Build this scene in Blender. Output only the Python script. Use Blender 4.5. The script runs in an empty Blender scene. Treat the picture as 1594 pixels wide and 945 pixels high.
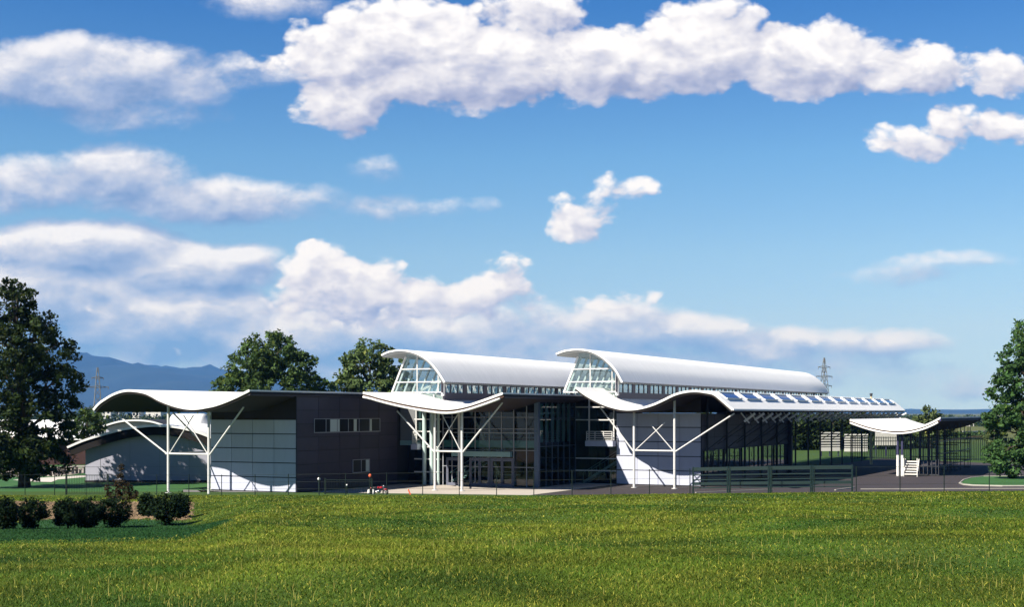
import bpy, math, random
import numpy as np
from mathutils import Vector, Matrix
random.seed(7)
RNG = np.random.default_rng(7)
R = math.radians
sc = bpy.context.scene
COL = sc.collection

# ------------------------------------------------------------------ camera facts (metres; camera looks along +Y)
FPX, CX, HY, CZ = 2100.0, 797.0, 643.0, 6.6
TH = math.atan(1053.0 / FPX)
CT, ST = math.cos(TH), math.sin(TH)
OY = 115.0
def wpt(px, py, D):                       # point at distance D
    return ((px - CX) / FPX * D, D, CZ - (py - HY) / FPX * D)
def gnd(px, py, z=0.0):                   # point on level z
    D = (CZ - z) * FPX / (py - HY)
    return ((px - CX) / FPX * D, D, z)
# complex frame: x along the building fronts, y along the roofs (into depth)
def c2w(x, y): return (CT * x + ST * y, OY - ST * x + CT * y)
def w2c(X, D): return (CT * X - ST * (D - OY), ST * X + CT * (D - OY))
def onp(px, py, y):                       # measured point in the upright plane y = const -> (x, z)
    k = (px - CX) / FPX
    x = (k * (OY + CT * y) - ST * y) / (CT + k * ST)
    D = OY - ST * x + CT * y
    return (x, CZ - (py - HY) / FPX * D)
def onx(px, py, x):                       # in the upright plane x = const -> (y, z)
    k = (px - CX) / FPX
    y = (k * (OY - ST * x) - CT * x) / (ST - k * CT)
    D = OY - ST * x + CT * y
    return (y, CZ - (py - HY) / FPX * D)

# ------------------------------------------------------------------ materials
MATS = {}
def mat(name, col, rough=0.7, var=0.12, scale=1.5, bump=0.0, metal=0.0, spec=0.4, bscale=None, stretch=(1, 1, 1), island=0.0):
    m = bpy.data.materials.new(name); m.use_nodes = True
    nt = m.node_tree; N = nt.nodes; L = nt.links
    b = N['Principled BSDF']
    b.inputs['Roughness'].default_value = rough; b.inputs['Metallic'].default_value = metal
    b.inputs['Specular IOR Level'].default_value = spec
    tc = N.new('ShaderNodeTexCoord'); mp = N.new('ShaderNodeMapping'); mp.inputs['Scale'].default_value = stretch
    L.new(tc.outputs['Object'], mp.inputs['Vector'])
    nz = N.new('ShaderNodeTexNoise'); nz.inputs['Scale'].default_value = scale; nz.inputs['Detail'].default_value = 6
    nz.inputs['Roughness'].default_value = 0.65
    L.new(mp.outputs[0], nz.inputs['Vector'])
    mx = N.new('ShaderNodeMix'); mx.data_type = 'RGBA'
    mx.inputs['A'].default_value = (*[max(0, c * (1 - var * 1.6)) for c in col], 1)
    mx.inputs['B'].default_value = (*[min(1, c * (1 + var * 1.6)) for c in col], 1)
    L.new(nz.outputs['Fac'], mx.inputs['Factor'])
    if island:
        ge = N.new('ShaderNodeNewGeometry'); mr = N.new('ShaderNodeMapRange'); mr.inputs['To Min'].default_value = 1 - island; mr.inputs['To Max'].default_value = 1 + island
        L.new(ge.outputs['Random Per Island'], mr.inputs['Value']); sv = N.new('ShaderNodeVectorMath'); sv.operation = 'SCALE'
        L.new(mx.outputs['Result'], sv.inputs[0]); L.new(mr.outputs['Result'], sv.inputs['Scale']); L.new(sv.outputs[0], b.inputs['Base Color'])
    else: L.new(mx.outputs['Result'], b.inputs['Base Color'])
    if bump:
        n2 = N.new('ShaderNodeTexNoise'); n2.inputs['Scale'].default_value = bscale or scale * 6; n2.inputs['Detail'].default_value = 4
        L.new(mp.outputs[0], n2.inputs['Vector'])
        bp = N.new('ShaderNodeBump'); bp.inputs['Strength'].default_value = bump; bp.inputs['Distance'].default_value = 0.05
        L.new(n2.outputs['Fac'], bp.inputs['Height']); L.new(bp.outputs[0], b.inputs['Normal'])
    MATS[name] = m
    return m
def glass_mat(name, tint, refl=1.0):
    m = bpy.data.materials.new(name); m.use_nodes = True
    nt = m.node_tree; N = nt.nodes; L = nt.links
    N.remove(N['Principled BSDF'])
    tr = N.new('ShaderNodeBsdfTransparent'); tr.inputs['Color'].default_value = (*tint, 1)
    gl = N.new('ShaderNodeBsdfGlossy'); gl.inputs['Roughness'].default_value = 0.02; gl.inputs['Color'].default_value = (.95, .98, 1, 1)
    ge = N.new('ShaderNodeNewGeometry'); dt = N.new('ShaderNodeVectorMath'); dt.operation = 'DOT_PRODUCT'
    L.new(ge.outputs['Incoming'], dt.inputs[0]); L.new(ge.outputs['Normal'], dt.inputs[1])
    def mm(op, a, b):
        n = N.new('ShaderNodeMath'); n.operation = op
        for i, v in enumerate((a, b)):
            if v is None: continue
            if isinstance(v, (int, float)): n.inputs[i].default_value = v
            else: L.new(v, n.inputs[i])
        return n
    fr = mm('MULTIPLY_ADD', mm('POWER', mm('SUBTRACT', 1.0, mm('ABSOLUTE', dt.outputs['Value'], None).outputs[0]).outputs[0], 5.0).outputs[0], .92); fr.inputs[2].default_value = .06
    mu = N.new('ShaderNodeMath'); mu.operation = 'MULTIPLY'; mu.inputs[1].default_value = refl
    tc = N.new('ShaderNodeTexCoord'); nz = N.new('ShaderNodeTexNoise'); nz.inputs['Scale'].default_value = 0.8
    bp = N.new('ShaderNodeBump'); bp.inputs['Strength'].default_value = 0.06; bp.inputs['Distance'].default_value = 0.1
    L.new(tc.outputs['Object'], nz.inputs['Vector']); L.new(nz.outputs['Fac'], bp.inputs['Height']); L.new(bp.outputs[0], gl.inputs['Normal'])
    mx = N.new('ShaderNodeMixShader')
    L.new(fr.outputs[0], mu.inputs[0]); L.new(mu.outputs[0], mx.inputs['Fac'])
    L.new(tr.outputs[0], mx.inputs[1]); L.new(gl.outputs[0], mx.inputs[2])
    L.new(mx.outputs[0], N['Material Output'].inputs['Surface'])
    MATS[name] = m
    return m
def attr_mat(name, rough=0.9, trans=0.0, nscale=3.0, nvar=0.25, bump=0.0, spec=0.2):
    """colour comes from the mesh's own 'Col' attribute (what grows or lies there), with fine noise"""
    m = bpy.data.materials.new(name); m.use_nodes = True
    nt = m.node_tree; N = nt.nodes; L = nt.links
    b = N['Principled BSDF']; b.inputs['Roughness'].default_value = rough; b.inputs['Specular IOR Level'].default_value = spec
    at = N.new('ShaderNodeAttribute'); at.attribute_name = 'Col'
    tc = N.new('ShaderNodeTexCoord'); nz = N.new('ShaderNodeTexNoise'); nz.inputs['Scale'].default_value = nscale; nz.inputs['Detail'].default_value = 8
    nz.inputs['Roughness'].default_value = 0.7
    L.new(tc.outputs['Object'], nz.inputs['Vector'])
    mr = N.new('ShaderNodeMapRange'); mr.inputs['From Min'].default_value = .3; mr.inputs['From Max'].default_value = .7
    mr.inputs['To Min'].default_value = 1 - nvar; mr.inputs['To Max'].default_value = 1 + nvar
    L.new(nz.outputs['Fac'], mr.inputs['Value'])
    vm = N.new('ShaderNodeVectorMath'); vm.operation = 'MULTIPLY'
    L.new(at.outputs['Color'], vm.inputs[0]); L.new(mr.outputs['Result'], vm.inputs[1])
    L.new(vm.outputs[0], b.inputs['Base Color'])
    if bump:
        bp = N.new('ShaderNodeBump'); bp.inputs['Strength'].default_value = bump; bp.inputs['Distance'].default_value = 0.2
        L.new(nz.outputs['Fac'], bp.inputs['Height']); L.new(bp.outputs[0], b.inputs['Normal'])
    if trans:
        tl = N.new('ShaderNodeBsdfTranslucent'); L.new(vm.outputs[0], tl.inputs['Color'])
        mx = N.new('ShaderNodeMixShader'); mx.inputs['Fac'].default_value = trans
        L.new(b.outputs[0], mx.inputs[1]); L.new(tl.outputs[0], mx.inputs[2])
        L.new(mx.outputs[0], N['Material Output'].inputs['Surface'])
    MATS[name] = m
    return m

mat('roof_white', (.84, .83, .81), .45, .07, .9, stretch=(.35, 3.0, .35))
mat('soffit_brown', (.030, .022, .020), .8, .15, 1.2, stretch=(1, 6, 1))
mat('steel_white', (.64, .63, .62), .4, .04, 2)
mat('panel_white', (.50, .52, .63), .55, .08, .8, stretch=(1.5, 1.5, .4), island=.07)
mat('eave_shade_black', (.010, .008, .008), .9, .1)  # shade under the pavilion eave, put into the colour
mat('panel_seam', (.045, .045, .05), .9, .1)
mat('panel_dark', (.046, .041, .062), .6, .14, .8, island=.16)
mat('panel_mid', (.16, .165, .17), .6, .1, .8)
mat('gap_brown', (.11, .06, .045), .8, .1)
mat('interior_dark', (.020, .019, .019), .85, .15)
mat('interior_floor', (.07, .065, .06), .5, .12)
mat('teal_panel', (.22, .36, .36), .4, .08)
mat('teal_column', (.50, .62, .60), .35, .05)
mat('door_frame', (.13, .14, .19), .5, .06)
mat('curtain', (.50, .58, .56), .9, .1, 3, stretch=(8, 8, 1))
mat('frame_grey', (.30, .31, .34), .5, .06)
mat('frame_blue', (.09, .13, .19), .4, .06)
mat('skylight_blue', (.03, .045, .20), .12, .1, spec=.8)
mat('edge_blue', (.10, .12, .38), .5, .05)
mat('fence_green', (.008, .018, .015), .6, .1, spec=.2)
mat('rail_green', (.010, .026, .026), .5, .1)
mat('concrete', (.42, .40, .37), .9, .12, 2, .2)
mat('kerb_stone', (.34, .32, .28), .9, .15, 2, .2)
mat('bench_stone', (.34, .30, .28), .85, .12, 2)
mat('wall_grey', (.40, .40, .48), .85, .08, .5)
mat('brick_red', (.05, .022, .02), .9, .2, 2)
mat('roof_grey', (.03, .03, .034), .7, .1)
mat('bark', (.075, .055, .04), .95, .25, 4, .6)
mat('bark_pale', (.20, .17, .13), .95, .25, 4, .6)
mat('lattice_steel', (.035, .037, .045), .6, .1)
mat('navy_paint', (.045, .045, .10), .5, .1)
mat('slat_white', (.72, .69, .64), .6, .06)
mat('post_yellow', (.62, .50, .28), .6, .08)
mat('pylon_steel', (.16, .17, .17), .6, .1)
mat('plaster_pale', (.66, .64, .62), .85, .08, .2)
mat('window_dark', (.012, .014, .018), .3, .1, spec=.15)
mat('red_paint', (.55, .02, .03), .3, .06, spec=.6)
mat('orange_paint', (.75, .13, .05), .45, .06)
mat('rubber', (.02, .02, .02), .85, .1)
mat('chrome', (.55, .55, .55), .25, .05, metal=.9)
mat('bollard_white', (.75, .74, .72), .6, .05)
mat('globe_opal', (.85, .84, .82), .3, .02)
mat('black_vinyl', (.025, .022, .022), .45, .1)
mat('hill_rock', (.014, .028, .030), .95, .4, .0012)
glass_mat('glass_clear', (.40, .55, .54), .8)
glass_mat('glass_gable', (.70, .80, .80), 1.7)
glass_mat('glass_sky', (.35, .42, .45), 3.2)

# ------------------------------------------------------------------ mesh builder
class MB:
    def __init__(s): s.v = []; s.f = []
    def quad(s, a, b, c, d):
        n = len(s.v); s.v += [a, b, c, d]; s.f.append((n, n + 1, n + 2, n + 3)); return s
    def poly(s, pts):
        n = len(s.v); s.v += list(pts); s.f.append(tuple(range(n, n + len(pts)))); return s
    def box(s, x0, x1, y0, y1, z0, z1):
        n = len(s.v)
        s.v += [(x0, y0, z0), (x1, y0, z0), (x1, y1, z0), (x0, y1, z0), (x0, y0, z1), (x1, y0, z1), (x1, y1, z1), (x0, y1, z1)]
        s.f += [(n, n + 3, n + 2, n + 1), (n + 4, n + 5, n + 6, n + 7), (n, n + 1, n + 5, n + 4), (n + 1, n + 2, n + 6, n + 5), (n + 2, n + 3, n + 7, n + 6), (n + 3, n, n + 4, n + 7)]
        return s
    def tube(s, p0, p1, r0, r1=None, n=10, caps=True):
        r1 = r0 if r1 is None else r1
        p0, p1 = Vector(p0), Vector(p1); d = (p1 - p0)
        if d.length < 1e-6: return s
        d.normalize(); a = d.orthogonal().normalized(); b = d.cross(a); k = len(s.v)
        for p, r in ((p0, r0), (p1, r1)):
            for i in range(n):
                t = 2 * math.pi * i / n; q = p + (a * math.cos(t) + b * math.sin(t)) * r; s.v.append(tuple(q))
        for i in range(n):
            j = (i + 1) % n; s.f.append((k + i, k + j, k + n + j, k + n + i))
        if caps:
            s.f.append(tuple(k + i for i in reversed(range(n)))); s.f.append(tuple(k + n + i for i in range(n)))
        return s
    def path(s, pts, r, n=8):
        """one tube through all points (shared rings, no joints)"""
        P = [Vector(p) for p in pts]; k = len(s.v); m = len(P); rr = r if isinstance(r, (list, tuple)) else [r] * m
        for i, p in enumerate(P):
            d = (P[min(i + 1, m - 1)] - P[max(i - 1, 0)]).normalized()
            up = Vector((0, 0, 1)) if abs(d.z) < .9 else Vector((1, 0, 0))
            a = d.cross(up).normalized(); b = d.cross(a)
            for q in range(n):
                t = 2 * math.pi * q / n; s.v.append(tuple(p + (a * math.cos(t) + b * math.sin(t)) * rr[i]))
        for i in range(m - 1):
            for q in range(n):
                j = (q + 1) % n; s.f.append((k + i * n + q, k + i * n + j, k + (i + 1) * n + j, k + (i + 1) * n + q))
        s.f.append(tuple(k + q for q in reversed(range(n)))); s.f.append(tuple(k + (m - 1) * n + q for q in range(n)))
        return s
    def bar(s, p0, p1, w, h):
        """rectangular bar: w sideways, h in the upright direction"""
        p0, p1 = Vector(p0), Vector(p1); d = (p1 - p0).normalized()
        up = Vector((0, 0, 1)) if abs(d.z) < .95 else Vector((0, 1, 0))
        a = d.cross(up).normalized() * (w / 2); b = a.cross(d).normalized() * (h / 2); k = len(s.v)
        for p in (p0, p1):
            for q in (-a - b, a - b, a + b, -a + b): s.v.append(tuple(p + q))
        s.f += [(k, k + 1, k + 5, k + 4), (k + 1, k + 2, k + 6, k + 5), (k + 2, k + 3, k + 7, k + 6), (k + 3, k, k + 4, k + 7), (k + 3, k + 2, k + 1, k), (k + 4, k + 5, k + 6, k + 7)]
        return s
    def ball(s, c, r, nu=12, nv=8, sq=(1, 1, 1)):
        k = len(s.v)
        for j in range(nv + 1):
            ph = math.pi * j / nv
            for i in range(nu):
                t = 2 * math.pi * i / nu
                s.v.append((c[0] + r * sq[0] * math.sin(ph) * math.cos(t), c[1] + r * sq[1] * math.sin(ph) * math.sin(t), c[2] + r * sq[2] * math.cos(ph)))
        for j in range(nv):
            for i in range(nu):
                i2 = (i + 1) % nu; s.f.append((k + j * nu + i, k + (j + 1) * nu + i, k + (j + 1) * nu + i2, k + j * nu + i2))
        return s
    def torus(s, c, Rr, r, axis, n=20, m=8):
        ax = Vector(axis).normalized(); a = ax.orthogonal().normalized(); b = ax.cross(a); k = len(s.v); c = Vector(c)
        for i in range(n):
            t = 2 * math.pi * i / n; d = a * math.cos(t) + b * math.sin(t)
            for j in range(m):
                p = 2 * math.pi * j / m; s.v.append(tuple(c + d * (Rr + r * math.cos(p)) + ax * (r * math.sin(p))))
        for i in range(n):
            for j in range(m):
                i2, j2 = (i + 1) % n, (j + 1) % m
                s.f.append((k + i * m + j, k + i2 * m + j, k + i2 * m + j2, k + i * m + j2))
        return s
    def build(s, name, m, parent=None, off=(0, 0, 0), smooth=False):
        me = bpy.data.meshes.new(name)
        me.from_pydata([(v[0] - off[0], v[1] - off[1], v[2] - off[2]) for v in s.v], [], s.f)
        me.materials.append(MATS[m] if isinstance(m, str) else m)
        if smooth: me.shade_smooth()
        me.update()
        o = bpy.data.objects.new(name, me); COL.objects.link(o)
        if parent: o.parent = parent
        return o
def np_mesh(name, V, F, m, colors=None, domain='POINT', smooth=False):
    """numpy mesh: V (n,3), F (k,3|4)"""
    me = bpy.data.meshes.new(name)
    k = F.shape[1]
    me.vertices.add(len(V)); me.vertices.foreach_set('co', V.astype(np.float32).ravel())
    me.loops.add(F.size); me.loops.foreach_set('vertex_index', F.astype(np.int32).ravel())
    me.polygons.add(len(F)); me.polygons.foreach_set('loop_start', np.arange(0, F.size, k, dtype=np.int32))
    if smooth: me.polygons.foreach_set('use_smooth', np.ones(len(F), dtype=bool))
    me.update(calc_edges=True)
    if colors is not None:
        a = me.color_attributes.new('Col', 'FLOAT_COLOR', domain)
        c = np.ones((len(colors), 4), dtype=np.float32); c[:, :3] = colors
        a.data.foreach_set('color', c.ravel())
    me.materials.append(MATS[m])
    o = bpy.data.objects.new(name, me); COL.objects.link(o)
    return o
def tag(o, label=None, cat=None, group=None, kind=None):
    if label: o['label'] = label
    if cat: o['category'] = cat
    if group: o['group'] = group
    if kind: o['kind'] = kind
    return o
def thing(name, label, cat, loc=(0, 0, 0), rz=0.0, group=None):
    o = bpy.data.objects.new(name, None); COL.objects.link(o); o.empty_display_size = .5
    o.location = loc; o.rotation_euler = (0, 0, rz)
    return tag(o, label, cat, group)
def copy_tree(o, parent=None):
    c = o.copy(); COL.objects.link(c)
    if parent: c.parent = parent
    for ch in list(o.children): copy_tree(ch, c)
    return c
def sstep(a, b, x):
    t = np.clip((x - a) / (b - a), 0, 1); return t * t * (3 - 2 * t)

# ------------------------------------------------------------------ terrain
def crest(r):
    Dc = np.interp(r, [-.4, -.2, 0, .2, .4], [106, 106, 101, 95, 90])
    zc = np.interp(r, [-.4, -.2, 0, .2, .4], [.08, .10, .36, .95, 1.38])
    return Dc, zc
def terr(X, D):
    X = np.asarray(X, float); D = np.asarray(D, float)
    r = X / np.maximum(D, 1.0)
    Dc, zc = crest(r)
    zf = zc + (5.0 - zc) * (1 - D / Dc)
    fade = np.clip(D / 20, 0, 1) * np.clip((Dc - D) / 20, 0, 1)
    zf = zf + fade * (.10 * np.sin(X * .31 + D * .12) + .08 * np.sin(X * .11 - D * .23 + 1) + .05 * np.sin(X * .7 + D * .5))
    zd = np.interp(D, [0, 22, 40, 66, 76, 92, 106], [5, 4.0, 2.75, .95, .92, .5, .08])
    w = sstep(-.188, -.246, r)
    z = zf * (1 - w) + zd * w
    zo = zc * (1 - sstep(0, 8, D - Dc))
    return np.where(D < Dc, np.minimum(z, 5.2), zo)
def zones(X, D):
    """what covers the ground: weights of mown strip, gravel bank, meadow, lawn, far fields"""
    r = X / np.maximum(D, 1.0); Dc, _ = crest(r)
    px = CX + FPX * r
    wig = 1.5 * np.sin(X * .5) + 1.0 * np.sin(X * 1.3 + 1)
    near = np.interp(px, [-200, 0, 200, 300, 385], [39, 40, 42, 44, 48]) + wig
    far = np.interp(px, [-200, 280, 330, 390], [71, 71, 62, 48]) + wig * .5
    strip = sstep(-5, 4, D - near + 1.2 * np.sin(X * 2.1) * np.sin(D * .9)) * sstep(1.5, -1.5, D - far) * sstep(395, 350, px)
    grav = sstep(-1.5, 1.5, D - (72 + wig * .4)) * sstep(3, -3, D - (91 + wig)) * sstep(304, 280, px)
    dry = sstep(0, 1, sstep(335, 350, px) * sstep(400, 375, px) * sstep(46, 49, D) * sstep(56, 52, D))
    mead = (D < Dc + 1).astype(float) * (1 - strip) * (1 - grav)
    return strip, grav, mead, dry
Dl = np.concatenate([np.linspace(1, 14, 14), np.linspace(14.5, 130, 260), np.geomspace(133, 17300, 70)])
rl = np.linspace(-1.3, 1.3, 521)
DD, RR_ = np.meshgrid(Dl, rl, indexing='ij')
XX = DD * RR_
ZZ = terr(XX, DD)
st, gv, md, dry = zones(XX, DD)
def lerp3(a, b, w): return a * (1 - w[..., None]) + np.array(b) * w[..., None]
patch = .5 + .5 * np.sin(XX * .35 + 1.3 * np.sin(DD * .21)) * np.sin(DD * .17 + .7 * np.sin(XX * .2))
gc = np.zeros(XX.shape + (3,)) + np.array((.045, .085, .018))              # mown lawn beyond the fence
farw = sstep(230, 420, DD)
fld = .5 + .5 * np.sin(DD * .013 + XX * .004) * np.sin(XX * .007 + 2)
gc = lerp3(gc, (.14, .13, .045), farw * (.35 + .5 * fld))
gc = np.where((md > .5)[..., None], np.array((.050, .095, .010)) * (1 - patch[..., None] * .5) + np.array((.11, .13, .014)) * patch[..., None] * .5, gc)
gc = lerp3(gc, (.018, .062, .016), st)
gc = lerp3(gc, (.16, .11, .065), gv)
gc = lerp3(gc, (.22, .16, .08), dry)
nD, nr = XX.shape
idx = np.arange(nD * nr).reshape(nD, nr)
Fq = np.stack([idx[:-1, :-1], idx[:-1, 1:], idx[1:, 1:], idx[1:, :-1]], -1).reshape(-1, 4)
attr_mat('ground_cover', .95, nscale=2.2, nvar=.35, bump=.5)
g = np_mesh('ground', np.stack([XX, DD, ZZ], -1).reshape(-1, 3), Fq, 'ground_cover', gc.reshape(-1, 3), smooth=True)
tag(g, kind='structure')

# ---- meadow grass: tufts of blades
def blades(name, n, Dlo, Dhi, hmean, width, maskfn, colfn, rlo=-.42, rhi=.42, lean=.35):
    u = RNG.random(n)
    D = np.sqrt(Dlo ** 2 + u * (Dhi ** 2 - Dlo ** 2)) if True else u
    # more blades close by: density ~ 1/D
    D = Dlo * (Dhi / Dlo) ** u
    r = rlo + (rhi - rlo) * RNG.random(n); X = r * D
    keep = RNG.random(n) < maskfn(X, D); X, D = X[keep], D[keep]; n = len(X)
    return X, D
def make_grass(name, label, X, D, H, W, colr, m, lean):
    n = len(X); Z = terr(X, D) - .01
    a = RNG.random(n) * 2 * np.pi; la = RNG.random(n) * 2 * np.pi; ln = RNG.random(n) * lean * H
    dx, dy = np.cos(a) * W, np.sin(a) * W * .4
    lx, ly = np.cos(la) * ln, np.sin(la) * ln
    V = np.zeros((n, 5, 3)); P = np.stack([X, D, Z], -1)
    V[:, 0] = P + np.stack([-dx, -dy, 0 * Z], -1); V[:, 1] = P + np.stack([dx, dy, 0 * Z], -1)
    mid = P + np.stack([lx * .35, ly * .35, H * .6], -1)
    V[:, 2] = mid + np.stack([dx * .7, dy * .7, 0 * Z], -1); V[:, 3] = mid + np.stack([-dx * .7, -dy * .7, 0 * Z], -1)
    V[:, 4] = P + np.stack([lx, ly, H], -1)
    b = np.arange(n)[:, None] * 5
    F = np.concatenate([b + np.array([[0, 1, 2]]), b + np.array([[0, 2, 3]]), b + np.array([[3, 2, 4]])], 0)
    o = np_mesh(name, V.reshape(-1, 3), F, m, np.repeat(colr, 5, 0))
    tag(o, label, 'grass', kind='stuff')
    return o
attr_mat('grass_blade', .7, trans=.3, nscale=.25, nvar=.22)
def gcol(X, D, straw):
    n = len(X)
    p = .5 + .3 * np.sin(X * .35 + 1.3 * np.sin(D * .21)) * np.sin(D * .17 + .7 * np.sin(X * .2)) + .3 * np.sin(X * .83 + 2.1 * np.sin(D * .37 + 1)) * np.sin(D * .49 + 1.6 * np.sin(X * .31 + 2))
    p = np.clip(p - .18 * sstep(-.12, -.3, X / D) * sstep(34, 22, D), 0, 1)
    q = .5 + .5 * np.sin(X * .9 + 2 * np.sin(D * .43)) * np.sin(D * .61 + np.sin(X * .5))
    c = np.array((.042, .105, .010)) * (1 - p[:, None]) + np.array((.150, .190, .016)) * p[:, None]
    c = c * (.62 + .60 * q[:, None])
    s = (RNG.random(n) < straw * (.35 + 1.1 * p))[:, None]
    c = np.where(s, np.array((.32, .31, .045)) * (.7 + .6 * RNG.random((n, 1))), c)
    return c * (.65 + .7 * RNG.random((n, 1)))
def mead_mask(X, D):
    s, gv_, m, dr = zones(X, D); Dc, _ = crest(X / D); return m * (D < Dc - .3)
N = 820000
u = RNG.random(N); Dg = 14.0 * (106 / 14.0) ** u; rg = -.46 + 1.0 * RNG.random(N); Xg = Dg * rg
k = RNG.random(N) < mead_mask(Xg, Dg); Xg, Dg = Xg[k], Dg[k]
pp = .5 + .5 * np.sin(Xg * .35 + 1.3 * np.sin(Dg * .21)) * np.sin(Dg * .17 + .7 * np.sin(Xg * .2))
Hg = .46 * (.07 + .10 * RNG.random(len(Xg)) ** 1.5) * (.7 + .6 * pp) * np.interp(Dg, [14, 40, 106], [.9, 1.1, 1.3])
Wg = np.interp(Dg, [14, 30, 60, 106], [.006, .012, .026, .042]) * (.7 + .6 * RNG.random(len(Xg)))
make_grass('meadow_grass', 'rough yellow green meadow grass filling the foreground slope', Xg, Dg, Hg, Wg, gcol(Xg, Dg, .13), 'grass_blade', 1.5)
# taller dry stalks
N = 6000
u = RNG.random(N); Dg = 14.0 * (100 / 14.0) ** u; rg = -.43 + .86 * RNG.random(N); Xg = Dg * rg
cl = .5 + .5 * np.sin(Xg * .8 + 2 * np.sin(Dg * .3)) * np.sin(Dg * .5 + Xg * .2)
k = (RNG.random(N) < mead_mask(Xg, Dg)) & (RNG.random(N) < cl ** 2); Xg, Dg = Xg[k], Dg[k]; n = len(Xg)
make_grass('dry_grass_stalks', 'taller straw coloured stalks standing among the meadow grass', Xg, Dg, (.08 + .11 * RNG.random(n)), np.interp(Dg, [14, 100], [.005, .028]), np.array((.36, .33, .08)) * (.7 + .5 * RNG.random((n, 1))), 'grass_blade', .4)
# short turf of the mown strip and of the lawn
N = 60000
u = RNG.random(N); Dg = 38 * (72 / 38.) ** u; rg = -.43 + .25 * RNG.random(N); Xg = Dg * rg
s_, g_, m_, d_ = zones(Xg, Dg); k = RNG.random(N) < s_; Xg, Dg = Xg[k], Dg[k]; n = len(Xg)
make_grass('mown_grass', 'short dark green mown grass around the round shrubs', Xg, Dg, .03 + .05 * RNG.random(n), np.interp(Dg, [38, 72], [.02, .03]), np.array((.022, .085, .020)) * (.5 + .8 * RNG.random((n, 1))), 'grass_blade', .7)
# gravel stones on the bank: a mass of small stones
def stones(n):
    D = 71 + 21 * RNG.random(n); r = -.45 + .225 * RNG.random(n); X = r * D
    s_, g_, m_, d_ = zones(X, D); k = RNG.random(n) < g_; X, D = X[k], D[k]; n = len(X)
    Z = terr(X, D); s = .05 + .10 * RNG.random(n)
    base = np.array([(1, 0, 0), (0, 1, 0), (-1, 0, 0), (0, -1, 0), (0, 0, .8)])
    ang = RNG.random(n) * 6.28; c, si = np.cos(ang), np.sin(ang)
    V = np.zeros((n, 5, 3))
    for i, b in enumerate(base):
        j = .7 + .6 * RNG.random(n)
        V[:, i, 0] = X + s * j * (b[0] * c - b[1] * si); V[:, i, 1] = D + s * j * (b[0] * si + b[1] * c); V[:, i, 2] = Z + s * b[2] * j
    b = np.arange(n)[:, None] * 5
    F = np.concatenate([b + np.array([[i, (i + 1) % 4, 4]]) for i in range(4)], 0)
    col = np.array((.21, .145, .085)) * (.35 + .9 * RNG.random((n, 1)))
    o = np_mesh('gravel_stones', V.reshape(-1, 3), F, 'stone_bits', np.repeat(col, 5, 0)); tag(o, 'tan gravel stones covering the bank behind the round shrubs', 'gravel', kind='stuff')
attr_mat('stone_bits', .95)
stones(26000)

# ---- flat sheets on the level ground
def sheet(name, pts, z, m, kind='structure'):
    o = MB().poly([(p[0], p[1], z) for p in pts]).build(name, m); tag(o, kind=kind); return o
mat('asphalt', (.042, .034, .037), .9, .18, .6, .3, bscale=20)
mat('paving', (.44, .39, .34), .9, .12, .5, .1)
mat('path_grey', (.17, .16, .16), .9, .12, .6)
mat('terrace_sand', (.42, .36, .30), .95, .12, .6)
mat('path_pale', (.55, .50, .44), .95, .1, .6)
mat('lawn_green', (.030, .105, .022), .95, .25, 1.2, .4)
def cw(x, y): return c2w(x, y)
sheet('asphalt_yard', [cw(4.5, -12), cw(15, -16), (34, 99), (75, 97), (95, 165), cw(40, 75), cw(12, 95), cw(9, 14), cw(4.5, 12)], .004, 'asphalt')
sheet('paved_forecourt', [cw(-13.8, -22), cw(-6, -14), cw(4.4, -9), cw(4.4, 12.4), cw(.3, 12.4), cw(-13.8, 12)], .008, 'paving')
sheet('front_path', [gnd(285, 763), gnd(285, 772), gnd(470, 776), cw(-13.9, -22), cw(-13.9, -11), cw(-24, -12)], .012, 'path_grey')
sheet('terrace', [gnd(-60, 728), gnd(134, 729), gnd(134, 736.5), gnd(90, 742), gnd(-60, 743)], .012, 'terrace_sand')
sheet('pale_path', [gnd(20, 747.5), gnd(62, 744.5), gnd(133, 740.5), gnd(136, 743), gnd(90, 747), gnd(80, 751), gnd(40, 750)], .016, 'path_pale')
sheet('lawn', [gnd(-200, 700), gnd(330, 700), gnd(330, 764), gnd(285, 770), gnd(-200, 771)], .004, 'lawn_green')
isl = [gnd(1494, 754), gnd(1500, 749), gnd(1512, 745.5), gnd(1530, 743.5), gnd(1600, 743), gnd(1680, 744), gnd(1680, 758), gnd(1560, 758.5), gnd(1515, 757.5), gnd(1500, 756)]
sheet('island_lawn', isl, .10, 'lawn_green')
kb = MB(); kb.path([(p[0], p[1], .06) for p in isl + isl[:1]], .11, 6)
tag(kb.build('island_kerb', 'kerb_stone'), kind='structure')
kb = MB()
for a, b in (((1083, 768), (1203, 763)), ((1300, 764), (1330, 760)), ((1340, 762.4), (1594, 761.6))):
    p, q = gnd(*a), gnd(*b); kb.bar((p[0], p[1], .03), (q[0], q[1], .03), .14, .1)
tag(kb.build('yard_kerb', 'kerb_stone'), kind='structure')

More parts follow.
